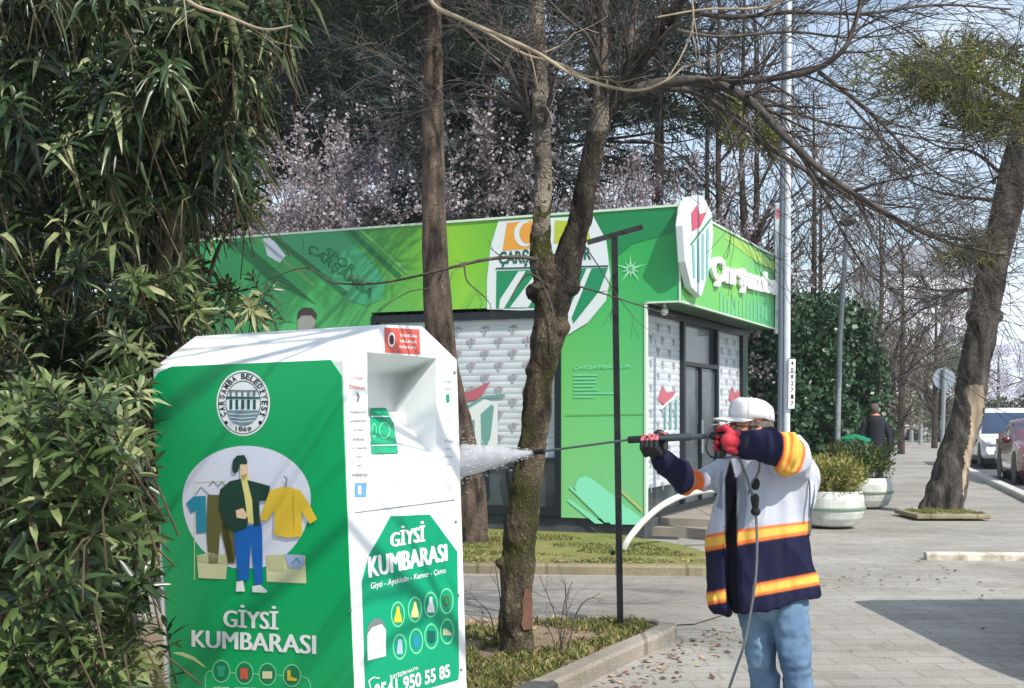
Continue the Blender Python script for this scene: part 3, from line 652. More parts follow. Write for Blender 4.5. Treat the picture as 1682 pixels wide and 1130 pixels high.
# yellow jumper on a hanger
fp.poly([(446, 806), (462, 800), (482, 800), (497, 806), (512, 830), (524, 852), (512, 860), (498, 838), (499, 880), (476, 883), (453, 878), (454, 838), (440, 856), (430, 852), (438, 828)], yellow, 8)
fp.line([(472, 800), (474, 786), (469, 782)], 2, greyink, 8); fp.line([(484, 806), (486, 870)], 1, M('mustard_ink', C(200, 160, 40), .5), 9)
fp.poly([(391, 955), (402, 953), (405, 971), (390, 971)], whitev, 6); fp.poly([(417, 962), (430, 960), (442, 970), (440, 973), (417, 972)], whitev, 6)
fp.btext('GİYSİ', [(370, 992), (458, 995), (458, 1034), (370, 1029)], whitev, 3)
fp.btext('KUMBARASI', [(318, 1034), (520, 1043), (520, 1074), (318, 1062)], whitev, 3)
for k, (x, y, m1) in enumerate([(365, 1102, teal), (403, 1105, redst), (441, 1107, cream), (481, 1109, pyel)]):
    fp.disc(x, y, 15, 19, lgreen, 2, 30, .88); fp.disc(x, y, 12.5, 16, M('deep_vinyl_green', C(10, 130, 84), .4), 2, 24)
    if k == 0: fp.poly([(x-8, y-6), (x-3, y-9), (x+3, y-9), (x+8, y-6), (x+5, y), (x+5, y+9), (x-5, y+9), (x-5, y)], sea, 4)
    elif k == 1: fp.poly([(x-6, y-8), (x+6, y-8), (x+6, y+10), (x+1, y+10), (x, y), (x-1, y+10), (x-6, y+10)], redst, 4)
    elif k == 2: fp.poly([(x-8, y-5), (x+8, y-5), (x+8, y+7), (x-8, y+7)], cream, 4)
    else: fp.poly([(x-7, y-9), (x-2, y-9), (x-1, y+2), (x+9, y+5), (x+8, y+9), (x-7, y+8)], yellow, 4)
    if k: fp.line([(x-23, y-1), (x-15, y)], 2, lgreen, 2)
fp.line([(350, 1101), (342, 1103), (339, 1110), (339, 1150)], 2, lgreen, 2); fp.line([(496, 1110), (506, 1113), (511, 1122), (513, 1150)], 2, lgreen, 2)
fp.text('GİYSİ', [(352, 1126), (378, 1127), (378, 1133), (352, 1132)], whitev, 3, .02); fp.text('AYAKKABI', [(386, 1128), (422, 1129), (422, 1135), (386, 1134)], whitev, 3, .02)
fp.build('poster_print', post)
# side poster
SPO = [(641, 848), (705, 845), (750, 906), (753, 1100), (752, 1116), (600, 1160), (594, 955), (604, 915)]
mb = MB(); mb.prism([ps.P(x, y, .0) for x, y in SPO], ps.N*.004); sp = mb.build('side_poster', gv2, cb)
sp_ = Art(ps, .004, .0008)
sp_.btext('GİYSİ', [(640, 868), (695, 855), (695, 889), (640, 899)], whitev, 2)
sp_.btext('KUMBARASI', [(603, 914), (731, 893), (732, 921), (605, 949)], whitev, 2)
sp_.text('Giysi - Ayakkabı - Kemer - Çanta', [(607, 957), (731, 932), (731, 943), (607, 971)], whitev, 2, .01)
icons = [(652, 1009, yellow), (680, 1001, pyel), (706, 993, whitev), (732, 987, olive), (655, 1062, pblue), (682, 1053, teal), (707, 1045, tealink), (733, 1037, cream)]
for k, (x, y, m1) in enumerate(icons):
    sp_.disc(x, y, 11.5, 21.5, lgreen, 1, 28, .86)
    if k in (0, 1, 2): sp_.poly([(x-2, y-13), (x+2, y-13), (x+3, y-4), (x+6, y+6), (x+6, y+13), (x-6, y+13), (x-6, y+6), (x-3, y-4)], m1, 2)
    elif k == 4: sp_.poly([(x-3, y-12), (x+3, y-12), (x+5, y+12), (x-5, y+12)], m1, 2)
    elif k == 7: sp_.poly([(x-7, y-4), (x-2, y-5), (x+7, y+3), (x+7, y+7), (x-7, y+6)], m1, 2)
    elif k == 3: sp_.disc(x, y, 5, 9, m1, 2, 16, .6)
    else: sp_.poly([(x-6, y-9), (x+6, y-9), (x+6, y+8), (x, y+12), (x-6, y+8)], m1, 2)
sp_.poly([(601, 1086), (601, 1040), (604, 1026), (614, 1015), (625, 1017), (632, 1030), (633, 1078)], greyink, 1); sp_.poly([(602, 1085), (602, 1041), (610, 1030), (625, 1025), (632, 1034), (632, 1077)], whitev, 2)
sp_.text('İLETİŞİM HATTI', [(638, 1108), (684, 1093), (685, 1101), (639, 1118)], whitev, 2, .02)
sp_.text('0541 950 55 85', [(612, 1124), (737, 1090), (738, 1112), (613, 1152)], whitev, 2, .03)
sp_.line([(607, 1130), (604, 1118), (612, 1112), (622, 1114)], 1.6, whitev, 2)
sp_.build('poster_print', sp)
# side small print and stickers
st = Art(ps, .002, .0008)
st.poly([(631, 538), (688, 541), (690, 582), (632, 579)], redst, 1); st.disc(642, 558, 6, 12, whitev, 2, 20, .7); st.poly([(640, 551), (645, 551), (645, 565), (640, 565)], blackink, 2)
for i, t in enumerate(('YANGIN', 'TEHLİKESİ', 'DİKKAT')): st.text(t, [(655, 548+i*9.2), (683, 550+i*9.2), (683, 555+i*9.2), (655, 553+i*9.2)], whitev, 2, .02)
st.text('LÜTFEN', [(576, 618), (594, 619), (594, 624), (576, 623)], redst, 1, .01); st.text('Dikkat', [(574, 632), (599, 634), (599, 640), (574, 638)], redst, 1, .0); st.line([(586, 645), (589, 652), (586, 660)], 2.5, greyink, 1)
for i, t in enumerate(('Giysilerinizi', 'poşetleyerek', 'bu kutuya', 'bırakınız', 've kapağı', 'kapatınız', 'teşekkür', 'ederiz')):
    w_ = (26, 26, 17, 18, 25, 10, 8, 26)[i]; y = 674+i*14.6; x = 587+i*.5
    st.text(t, [(x-w_/2, y), (x+w_/2, y), (x+w_/2, y+6), (x-w_/2, y+6)], greyink, 1, .01)
st.poly([(582, 793), (601, 793), (601, 816), (582, 816)], bluest, 1); st.poly([(587, 798), (592, 798), (592, 812), (587, 812)], whitev, 2)
st.text('UYARI', [(729, 624), (741, 625), (741, 629), (729, 628)], gv, 1, .01); st.text('Lütfen', [(729, 636), (741, 637), (741, 641), (729, 640)], gv, 1, .0); st.poly([(732, 648), (737, 647), (738, 660), (733, 662)], gv2, 1)
for i, w_ in enumerate((14, 9, 10, 7, 12, 8, 14, 7)): st.text('giysi kutusu', [(736-w_/2, 672+i*12.6), (736+w_/2, 673+i*12.6), (736+w_/2, 677+i*12.6), (736-w_/2, 676+i*12.6)], greyink, 1, .0)
st.line([(582, 842), (746, 821)], 1.4, greyink, 1)
for x, y in ((748, 857), (752, 978), (757, 1100), (575, 1003), (746, 612)): st.disc(x, y, 2.2, 2.6, greyink, 1, 10)
st.build('stickers', body)
# green sticker inside the chute
ch = Plane(I[3], (I[2]-I[3]), (iBL-I[3])); ch.V = (ch.V-ch.U*ch.V.dot(ch.U)).normalized(); ch.N = ch.U.cross(ch.V).normalized()
if ch.N.dot(Vector((0, 0, EYE))-ch.O) < 0: ch.N = -ch.N
ca2 = Art(ch, .006, .001)
ca2.poly([(607, 672), (632, 672), (645, 696), (653, 746), (609, 747)], gv2, 1); ca2.line([(608, 686), (639, 686)], 1.6, whitev, 2); ca2.line([(609, 734), (651, 733)], 1.6, whitev, 2); ca2.disc(630, 709, 9, 14, lgreen, 2, 24, .85); ca2.disc(613, 709, 4, 12, lgreen, 2, 20, .8)
ca2.build('chute_sticker', body)

# ================================================================== STREET FURNITURE
# black T-shaped pole
q = G(1019, 1040); pole = thing('lamp_pole', 'slim black T-shaped pole leaning slightly in the kerbed bed beside the worker', 'street lamp', q)
top = W(1009, 386, q.y); mb = MB(); mb.tube([q-Z*.02, q+(top-q)*.5, top], .031, 4); mb.box(q+Z*.03, (.16, .16, .02)); mb.build('post', black, pole)
mb = MB(); mb.tube([W(966, 398, q.y-.05), W(1054, 373, q.y+.05)], .026, 4); mb.build('cross_arm', black, pole)
mb = MB(); p_ = W(1014, 908, q.y); mb.box(p_-Vector((.035, 0, 0)), (.03, .05, .03)); mb.build('latch', black, pole)
# tall white lamp post with grey conduit and inspection label
D0 = 14.6; q = Vector(((1292-CX)/F*D0, D0, 0)); wp = thing('lamp_post', 'tall white steel lamp post beside the shop corner, number plates on its side', 'lamp post', q)
mb = MB(); mb.tube([q, q+Z*1.4, Vector((W(1297, 300, D0).x, D0, 9.5))], [.05, .042, .034], 16); mb.lathe(q, [(.13, 0), (.13, .03), (.09, .05)], 16); mb.build('post', M('post_white', C(206, 212, 218), .4, C(190, 196, 202), 4), wp, smooth=False)
mb = MB(); mb.tube([W(1281, 800, D0+.02), W(1283, 460, D0+.02), W(1289, 40, D0+.02)], .032, 12); mb.build('conduit', M('conduit_grey', C(92, 104, 116), .5), wp)
mb = MB(); mb.prism([W(1296, 588, D0-.08), W(1307, 588, D0-.08), W(1305, 671, D0-.08), W(1295, 671, D0-.08)], (0, .03, 0)); pt = mb.build('number_plate', whitev, wp)
a = Art(Plane(W(1300, 630, D0-.08), (1, 0, 0), Z), .002, .001)
for i, t in enumerate('4082717'): a.text(t, [(1299, 593+i*11), (1303.5, 593+i*11), (1303.5, 600+i*11), (1299, 600+i*11)], blackink, 1, .03)
a.line([(1296, 589), (1307, 589)], 1.5, blackink, 1); a.line([(1296, 612), (1307, 612)], 1, blackink, 1)
a.build('plate_print', pt)
mb = MB(); mb.tube([Vector((W(1297, 300, D0).x, D0, 9.45)), Vector((3.2, D0-.8, 9.7)), Vector((3.2, D0-1.6, 9.7))], .03, 8); mb.box((3.2, D0-1.8, 9.7), (.2, .6, .08)); mb.build('lamp_head', galv, wp)
# slim grey park lamp post
D1 = 22.5; q = Vector(((1373-CX)/F*D1, D1, 0)); t = thing('lamp_post', 'slim grey lamp post in front of the ivy mass behind the planters', 'lamp post', q)
mb = MB(); mb.tube([q, W(1379, 560, D1), W(1391, 375, D1)], [.06, .05, .04], 12); mb.build('post', galv, t)
q2 = W(1391, 372, D1); mb = MB(); mb.lathe(q2, [(.05, 0), (.16, .05), (.17, .09), (.05, .16)], 16); mb.build('lamp_head', dgrey, t)
# distant posts and the round sign seen from the back
for px, y0, y1, D, lab in ((1512, 607, 716, 62, 'thin pale post far down the footpath, left of the round sign'), (1497, 640, 716, 66, 'shorter faint post far down the footpath')):
    q = Vector(((px-CX)/F*D, D, 0)); mb = MB(); mb.tube([q, W(px+2, y0, D)], [.11, .08], 10); mb.ell(W(px+2, y0, D), (.14, .14, .1), 10)
    tag(mb.build('far_post', galv, loc=q), lab, 'post')
D = 44.; q = Vector(((1547-CX)/F*D, D, 0)); t = thing('road_sign', 'round traffic sign seen from behind on a thin grey post', 'road sign', q)
mb = MB(); mb.tube([q, W(1552, 605, D)], .07, 10); mb.build('post', galv, t)
mb = MB(); mb.lathe(W(1551, 622, D+.1), [(.40, 0), (.41, .02), (.40, .04)], 36, 0, (Vector((1, 0, 0)), Z, Vector((0, 1, 0)))); mb.build('sign_disc', M('sign_back_grey', C(150, 162, 172), .5, C(134, 146, 156), 3, metal=.3), t)
# white bent pipe rising out of the lawn behind the pole
pts = catmull([W(1024, 903, 13.6), W(1033, 885, 13.6), W(1055, 858, 13.7), W(1085, 832, 13.8), W(1118, 815, 14.0), W(1155, 806, 14.2), W(1195, 806, 14.4), W(1225, 830, 14.6), W(1236, 880, 14.7)], 6)
mb = MB(); mb.tube(pts, .037, 12); tag(mb.build('bent_pipe', M('white_pipe', C(226, 226, 222), .4, C(200, 200, 194), 8), loc=pts[0], smooth=True), 'white pipe bent in an arch between the pole and the worker', 'pipe')
# round planters with shrubs
pl_w = M('planter_white', C(214, 216, 210), .6, C(184, 188, 180), 5, bump=.2, bscale=30); soil_m = M('potting_soil', C(62, 50, 40), .95)
leaf_p = M('planter_leaf', C(96, 110, 42), .5, C(132, 138, 62), 9, transl=.25); leaf_d = M('dark_leaf', C(44, 66, 40), .5, C(72, 92, 52), 9, transl=.2)
def leafcloud(name, cs, n, rad, ln, wd, mats, parent, up=.4, zs=1, seed=1, loc=None):
    g = np.random.default_rng(seed); cs = np.asarray(cs); k = g.integers(0, len(cs), n)
    d = g.normal(size=(n, 3)); d /= np.linalg.norm(d, axis=1)[:, None]; d2 = d*np.array([1, 1, zs])
    P = cs[k]+d2*(np.asarray(rad)[k] if np.ndim(rad) else rad)[:, None]*(g.random(n)**.4)[:, None] if np.ndim(rad) else cs[k]+d2*rad*(g.random(n)**.4)[:, None]
    dr_ = g.normal(size=(n, 3))+d*.8+np.array([0, 0, up]); dr_ /= np.linalg.norm(dr_, axis=1)[:, None]
    sd_ = np.cross(dr_, g.normal(size=(n, 3))); sd_ /= np.linalg.norm(sd_, axis=1)[:, None]
    L = ln*(.6+.8*g.random(n))[:, None]; w_ = wd*(.7+.6*g.random(n))[:, None]
    V = np.stack([P, P+dr_*L*.5+sd_*w_, P+dr_*L, P+dr_*L*.5-sd_*w_], 1).reshape(-1, 3); Fc = np.arange(n*4).reshape(n, 4)
    return npmesh(name, V, Fc, mats, parent, mi=g.integers(0, len(mats), n) if len(mats) > 1 else None, loc=loc)
for (px, by_, rr, lab) in ((1366, 863, .45, 'nearer white round planter, broad yellow-green bush, right beside the worker'), (1424, 832, .42, 'farther white round planter with a darker upright shrub')):
    q = G(px, by_); near = px == 1366
    t = thing('planter', lab, 'planter', q, 'white bowl planters by the shop')
    pr = [(rr*.62, 0), (rr*.8, .03), (rr*.93, .12), (rr*.985, .2), (rr, .245), (rr*1.035, .25), (rr*1.035, .275), (rr, .28), (rr*.99, .4), (rr*.93, .49), (rr*.88, .5), (rr*.84, .46)]
    mb = MB(); mb.lathe(q, pr, 40); mb.build('bowl', pl_w, t, smooth=False)
    mb = MB(); mb.lathe(q, [(rr*1.036, .24), (rr*1.05, .25), (rr*1.05, .272), (rr*1.036, .28)], 40); mb.build('rim_band', M('planter_band', C(120, 142, 126), .6), t)
    mb = MB(); mb.lathe(q+Z*.40, [(rr*.9, 0), (rr*.88, .05)], 24); mb.build('soil', soil_m, t)
    g = np.random.default_rng(px); n = 26; an = g.random(n)*6.28; r_ = rr*.95*g.random(n)**.5
    hh = (.28 if near else .30)
    cs = np.stack([q.x+r_*np.cos(an)-(.05 if near else .12), q.y+r_*np.sin(an), .56+g.random(n)*hh+(0 if near else .1)], 1)
    leafcloud('foliage', cs, 5200 if near else 3800, .17, .085, .011, [leaf_p, M('planter_leaf_dry', C(142, 132, 74), .6)] if near else [leaf_d, leaf_p, leaf_d], t, up=1.1, seed=px)
    mb = MB()
    for i in range(n): mb.tube([q+Vector((r_[i]*.4*math.cos(an[i]), r_[i]*.4*math.sin(an[i]), .42)), Vector(cs[i])], [.012, .004], 5)
    mb.build('stems', M('twig_brown', C(96, 78, 60), .9), t)
# litter bin and person far down the path
D = 24.6; q = Vector(((1402-CX)/F*D, D, 0)); mb = MB(); mb.lathe(q, [(.2, 0), (.3, .1), (.31, 1.0), (.34, 1.02), (.34, 1.08), (.1, 1.16)], 16)
tag(mb.build('litter_bin', M('bin_green', C(30, 130, 96), .5), loc=q), 'green litter bin behind the planter shrubs beside the man in black', 'bin')

# ------------------------------------------------------------------ vehicles
def make_vehicle(name, label, loc, rot, L, Wd, H, paint, kind, plate):
    t = bpy.data.objects.new(name, None); col.objects.link(t); t.location = loc; t.rotation_euler = (0, 0, rot); tag(t, label, 'van' if kind == 'van' else 'car')
    # front faces -y in local space
    if kind == 'van': st = [(0, .42, .70), (.03, .34, .80), (.25, .3, .88), (.75, .28, .95), (.9, .28, 1.0), (1.65, .28, H-.1), (2.0, .28, H), (L-.25, .28, H-.02), (L-.05, .3, H-.2), (L, .4, 1.2)]
    else: st = [(0, .4, .62), (.04, .28, .76), (.3, .22, .86), (1.0, .2, .96), (1.25, .2, 1.0), (1.95, .2, H-.08), (2.35, .2, H), (3.1, .2, H-.05), (3.75, .22, 1.06), (L-.1, .28, .98), (L, .4, .6)]
    mb = MB(); N = 0
    belt = 1.0 if kind == 'van' else .92
    secs = []
    for y, z0, z1 in st:
        e = .90 if y < .1 or y > L-.1 else 1; hw = Wd/2*e
        zb = min(belt, z1-.04); tw = hw-(max(0, z1-belt))*(.12 if kind == 'van' else .34)
        half = [(hw*.93, z0), (hw*.99, z0+.1), (hw, (z0+zb)/2), (hw*.985, zb), ((hw+tw)/2, (zb+z1)/2), (tw*.98, z1-.05), (tw*.9, z1), (0, z1+.01)]
        secs.append([Vector((x, y-L/2, z)) for x, z in half]+[Vector((-x, y-L/2, z)) for x, z in half[-2::-1]])
    n = len(secs[0]); vs = [p for s_ in secs for p in s_]
    fs = [(i*n+k, i*n+k+1, (i+1)*n+k+1, (i+1)*n+k) for i in range(len(secs)-1) for k in range(n-1)]+[(i*n+n-1, i*n, (i+1)*n, (i+1)*n+n-1) for i in range(len(secs)-1)]+[tuple(range(n)), tuple(range((len(secs)-1)*n, len(secs)*n))[::-1]]
    def B(mb_, nm, m, par, smooth=False, bev=0):
        me = mb_.mesh(nm, m, Vector((0, 0, 0)), smooth); o = bpy.data.objects.new(nm, me); col.objects.link(o); o.parent = par
        if bev: b = o.modifiers.new('b', 'BEVEL'); b.width = bev; b.segments = 2
        return o
    mb.add(vs, fs); body = B(mb, 'body', paint, t, True); body.data.polygons.foreach_set('use_smooth', [True]*len(body.data.polygons))
    gl = M('car_glass', C(36, 62, 92), .06, C(24, 40, 60), .8, spec=.9)
    # windscreen: quad strip proud of the body between given stations
    a, b = (4, 5) if kind == 'van' else (4, 5)
    def pan(i, j, k0, k1, out, ins=.06):
        p = [secs[i][k0], secs[i][k1], secs[j][k1], secs[j][k0]]; c = sum(p, Vector())/4; nn = (p[1]-p[0]).cross(p[3]-p[0]).normalized()
        if nn.dot(out) < 0: nn = -nn
        return [c+(x-c)*(1-ins)+nn*.012 for x in p]
    mb = MB(); p = [secs[a][3], secs[a][-4], secs[b][-6], secs[b][5]]; c = sum(p, Vector())/4; nn = (p[1]-p[0]).cross(p[3]-p[0]).normalized(); nn = nn if nn.y < 0 else -nn
    mb.add([c+(x-c)*.93+nn*.05 for x in p], [(0, 1, 2, 3)]); B(mb, 'windscreen', gl, t)
    for sx in (1, -1):
        for (i0, i1) in (((5, 6), (6, 7)) if kind == 'car' else ((5, 6), (6, 7))):
            kk = (3, 5) if sx > 0 else (n-4, n-6)
            p = pan(i0, i1, kk[0], kk[1], Vector((sx, 0, 0)), .1); mb = MB(); mb.add(p, [(0, 1, 2, 3)]); B(mb, 'side_window', gl, t)
    dk = M('trim_black', C(20, 22, 24), .6); hl = M('headlight_glass', C(196, 204, 210), .1, C(120, 130, 140), 20, spec=.9)
    for sx in (1, -1):
        mb = MB(); z = .72 if kind == 'van' else .66; mb.ell((sx*(Wd/2-.24), -L/2+.05, z), (.17, .08, .09), 14); B(mb, 'headlight', hl, t, True)
        mb = MB(); mb.ell((sx*(Wd/2+.1), -L/2+1.35, belt+.08), (.11, .07, .08), 12); B(mb, 'wing_mirror', paint, t, True)
        mb = MB(); mb.box((sx*(Wd/2-.15), L/2-.0, .95), (.12, .05, .3)); B(mb, 'tail_light', M('tail_red', C(170, 24, 26), .2), t)
    mb = MB(); mb.box((0, -L/2+.0, .52), (Wd*.62, .09, .14)); mb.box((0, -L/2+.02, .74), (Wd*.5, .05, .05)); B(mb, 'grille', dk, t, bev=.01)
    mb = MB(); mb.box((0, -L/2-.05, .42), (.52, .02, .11)); pt_ = B(mb, 'number_plate', whitev, t)
    wr = .33
    for sx in (1, -1):
        for y in (-L/2+.85, L/2-.85):
            ax = (Vector((0, 1, 0)), Z, Vector((1, 0, 0)))
            mb = MB(); mb.lathe((sx*(Wd/2-.19)-.1, y, wr), [(wr*.62, 0), (wr, .02), (wr+.005, .1), (wr, .2), (wr*.62, .22)], 28, 0, ax); w_ = B(mb, 'wheel', rubber, t)
            mb = MB(); mb.lathe((sx*(Wd/2-.075), y, wr), [(wr*.62, -.02), (wr*.6, .015*sx), (wr*.2, .02*sx)], 20, 0, ax); B(mb, 'rim', galv, w_)
            mb = MB(); mb.lathe((sx*(Wd/2-.0)-.006, y, wr+.02), [(wr+.07, 0), (wr+.075, .004), (wr+.07, .012)], 28, 0, ax); B(mb, 'wheel_arch', dk, t)
    mb = MB(); mb.box((0, 0, .24), (Wd*.9, L*.92, .14)); B(mb, 'underside', dk, t)
    return t
van_p = M('van_paint', C(222, 228, 234), .25, coat=.6); red_p = M('red_car_paint', C(104, 18, 30), .22, C(88, 14, 24), 2, coat=.8)
q = W(1664, 772, 34.5); make_vehicle('parked_van', 'white van parked facing us at the far kerb behind the leaning tree', (15.05, 37.0, -.02), R(-15), 5.0, 1.95, 1.76, van_p, 'van', '')
q = W(1700, 800, 26.5); make_vehicle('parked_car', 'dark red car parked at the kerb in front of the white van', (12.6, 28.7, -.02), R(-15), 4.3, 1.78, 1.48, red_p, 'car', '')
make_vehicle('parked_car', 'white car far down the footpath behind the man in black', (22.6, 73, -.02), R(80), 4.2, 1.75, 1.45, M('far_car_paint', C(214, 210, 214), .3), 'car', '')

# far pale apartment block
ap = thing('apartment_block', 'pale multi-storey apartment block far behind the trees', 'building', (34, 100, 0))
mb = MB(); mb.box((34.5, 103, 6.5), (9, 8, 13.2)); mb.build('wall', M('pale_render', C(206, 208, 214), .8, C(192, 194, 200), .6), ap)
mb = MB(); mb.prism([(29.6, 98.6, 13.1), (39.4, 98.6, 13.1), (37.8, 98.6, 15.2), (31.2, 98.6, 15.2)], (0, 8.8, 0)); mb.build('roof', M('slate_roof', C(140, 146, 156), .8), ap)
for i in range(4):
    for j in range(4):
        mb = MB(); mb.box((31.3+i*2.1, 98.97, 2+j*3), (1.1, .1, 1.4)); mb.build('window', M('far_glass', C(110, 122, 136), .2), ap)

# ================================================================== TREES
def grow(mb, p, d, L, r, depth, g, spread=.6, droop=0., tw=None, minr=.0025, kids=(2, 4), sides=6, wob=.18, mt=None):
    # one tapering branch with children; tw collects twig tips
    n = max(3, int(L/(.22 if depth > 1 else .12))); n = min(n, 10); pts = [p.copy()]; step = L/n; dd = d.normalized()
    for i in range(n):
        dd = (dd+Vector((g.uniform(-wob, wob), g.uniform(-wob, wob), g.uniform(-wob, wob)-droop*i/n))).normalized(); pts.append(pts[-1]+dd*step)
    r1 = max(minr, r*.35 if depth else minr); rad = [r+(r1-r)*i/n for i in range(n+1)]
    (mt if (mt is not None and r > .02) else mb).tube(pts, rad, sides if r > .015 else 3, cap=False)
    if tw is not None and depth <= 1: tw.extend(pts[1:])
    if depth <= 0: return
    for k in range(g.randint(*kids)):
        i = g.randint(max(1, n//4), n); pr = pts[i]; a = g.uniform(0, 6.283); t = (pts[i]-pts[i-1]).normalized(); u = t.orthogonal().normalized(); w_ = t.cross(u)
        nd = (t*math.cos(spread*g.uniform(.6, 1.3))+(u*math.cos(a)+w_*math.sin(a))*math.sin(spread*g.uniform(.6, 1.3))).normalized()
        grow(mb, pr, nd, L*g.uniform(.5, .8), max(minr, rad[i]*.62), depth-1, g, spread, droop, tw, minr, kids, sides, wob, mt)
def sprout(mb, pts, rads, n, L, g, depth=2, spread=.8, droop=.0, tw=None, start=.15, minr=.002, kids=(2, 4), bias=None):
    for k in range(n):
        i = g.randint(int(len(pts)*start), len(pts)-1); t = (pts[i]-pts[max(0, i-1)]); t = t.normalized() if t.length > 1e-6 else Z
        u = t.orthogonal().normalized(); w_ = t.cross(u); a = g.uniform(0, 6.283); s_ = spread*g.uniform(.5, 1.2)
        nd = t*math.cos(s_)+(u*math.cos(a)+w_*math.sin(a))*math.sin(s_)
        if bias: nd = (nd+bias).normalized()
        grow(mb, pts[i], nd, L*g.uniform(.5, 1.2), max(minr, min(rads[i]*.5, .018)), depth, g, .55, droop, tw, minr, kids, 5)
bark_lime = bark('lime_bark', C(46, 40, 34), C(128, 116, 96), 9, (1, 1, .5), moss=C(74, 74, 38))
bark_up = bark('upper_bark', C(70, 64, 58), C(160, 150, 134), 7, (1, 1, .6))
bark_pale = bark('pale_bark', C(128, 118, 104), C(178, 168, 150), 9, (1, 1, .5))
bark_pine = bark('pine_bark', C(54, 46, 42), C(128, 112, 98), 9, (1, 1, .3))
bark_dark = bark('dark_bark', C(50, 44, 42), C(92, 82, 74), 8, (1, 1, .35))
twig_m = M('twig_bark', C(56, 51, 48), .9, C(92, 84, 78), 14); twig_pale = M('twig_pale', C(140, 126, 106), .85, C(168, 154, 130), 14)
twig_far = M('twig_far', C(98, 88, 84), .9, C(130, 118, 112), 4)

# --- the lime tree in the middle
g = random.Random(11); base = G(850, 1085); D = base.y
mt = thing('lime_tree', 'mossy forked tree in the kerbed bed between the donation container and the pole', 'tree', base)
def WP(l): return [W(x, y, D+d) for x, y, d in l]
tr = MB()
tp = catmull(WP([(850, 1105, 0), (849, 1060, 0), (847, 1000, 0), (850, 930, 0), (856, 860, 0), (866, 790, 0), (876, 720, 0), (884, 650, 0), (893, 590, 0), (898, 560, 0), (905, 510, 0), (912, 460, 0), (914, 425, 0)]), 5)
trd = lerpr([.138, .114, .106, .107, .103, .096, .09, .088, .094, .108, .103, .12, .13], len(tp)); tr.tube(tp, trd, 26, lump=.16)
# knots and a swollen collar
for px, py, rr in ((903, 562, .088), (824, 925, .04), (915, 540, .085), (932, 470, .085), (884, 480, .08), (880, 610, .07)): tr.ell(W(px, py, D-.02), (rr, rr, rr*.9), 14)
ll = catmull(WP([(903, 470, 0), (888, 420, 0), (889, 370, 0), (893, 300, .02), (890, 230, .05), (888, 170, .05), (885, 100, .05), (880, 20, .05), (872, -120, .0), (868, -300, -.1)]), 5); lr = lerpr([.085, .072, .06, .056, .06, .058, .055, .05, .04, .03], len(ll)); tr.tube(ll, lr, 18, lump=.1)
rl_ = catmull(WP([(922, 470, 0), (938, 410, 0), (955, 350, 0), (966, 290, 0), (978, 235, 0), (990, 190, 0), (1012, 152, -.03), (1040, 110, -.08), (1075, 65, -.14), (1110, 15, -.2), (1150, -60, -.3), (1200, -200, -.4)]), 5); rr_ = lerpr([.10, .086, .075, .07, .068, .07, .064, .055, .047, .04, .03, .02], len(rl_)); tr.tube(rl_, rr_, 18, lump=.1)
mid = catmull(WP([(972, 250, .03), (984, 190, .08), (988, 120, .12), (992, 60, .15), (998, -40, .2), (1010, -200, .3)]), 5); tr.tube(mid, lerpr([.055, .05, .046, .04, .034, .02], len(mid)), 14, lump=.1)
_me = remesh(tr, .011, 3); folds(_me, .011, 13, (1, 1, .4), 1); folds(_me, .006, 30, (1, 1, .5), 4)
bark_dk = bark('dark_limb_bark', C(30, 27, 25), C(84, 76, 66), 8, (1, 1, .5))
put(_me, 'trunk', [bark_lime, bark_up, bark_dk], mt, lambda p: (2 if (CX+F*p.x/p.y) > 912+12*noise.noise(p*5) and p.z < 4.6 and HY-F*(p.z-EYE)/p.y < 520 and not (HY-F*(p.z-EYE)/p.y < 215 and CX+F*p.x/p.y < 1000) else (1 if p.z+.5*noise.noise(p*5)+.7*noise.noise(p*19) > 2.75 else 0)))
cr = MB(); limbs = []
def limb(l, r0, r1, sub=6): p = catmull(WP(l), sub); r_ = lerpr([r0, r1], len(p)); cr.tube(p, r_, 7, cap=False); limbs.append((p, r_)); return p, r_
limb([(905, 240, .05), (872, 190, .1), (845, 140, .15), (825, 80, .25), (805, 20, .3), (790, -60, .4)], .035, .018)
limb([(1012, 152, 0), (1030, 90, .1), (1042, 20, .2), (1050, -80, .3)], .03, .018)
limb([(1000, 165, 0), (985, 110, -.2), (965, 60, -.3), (930, 30, -.4), (870, -30, -.6)], .018, .008)
limb([(1008, 160, 0), (1080, 138, -.1), (1160, 135, -.2), (1230, 165, -.4), (1290, 225, -.6), (1360, 288, -.7), (1440, 340, -.8), (1540, 392, -.9), (1650, 420, -1)], .042, .006)
limb([(1060, 145, -.1), (1140, 150, 0), (1200, 190, 0), (1270, 245, .1), (1340, 290, .1), (1420, 335, .1), (1500, 372, .2), (1600, 400, .3)], .026, .005)
limb([(1160, 135, -.2), (1240, 132, -.3), (1330, 117, -.4), (1382, 85, -.5), (1402, 45, -.5), (1420, -20, -.5)], .024, .012)
limb([(1345, 118, -.4), (1400, 160, -.5), (1450, 205, -.5), (1500, 255, -.6), (1560, 295, -.6), (1640, 315, -.7)], .014, .004)
limb([(1390, 165, -.4), (1450, 230, -.4), (1490, 270, -.4), (1505, 320, -.4)], .009, .003)
limb([(1110, 15, -.2), (1200, 28, -.3), (1300, 20, -.3), (1420, 22, -.2), (1540, 8, -.1), (1660, 15, 0)], .018, .006)
limb([(1090, 45, -.2), (1180, 60, .1), (1300, 52, .2), (1400, 62, .2), (1520, 50, .2)], .014, .004)
limb([(1240, 175, -.4), (1310, 250, -.5), (1340, 300, -.5), (1395, 400, -.6), (1440, 460, -.7), (1500, 490, -.8), (1590, 478, -.8)], .012, .003)
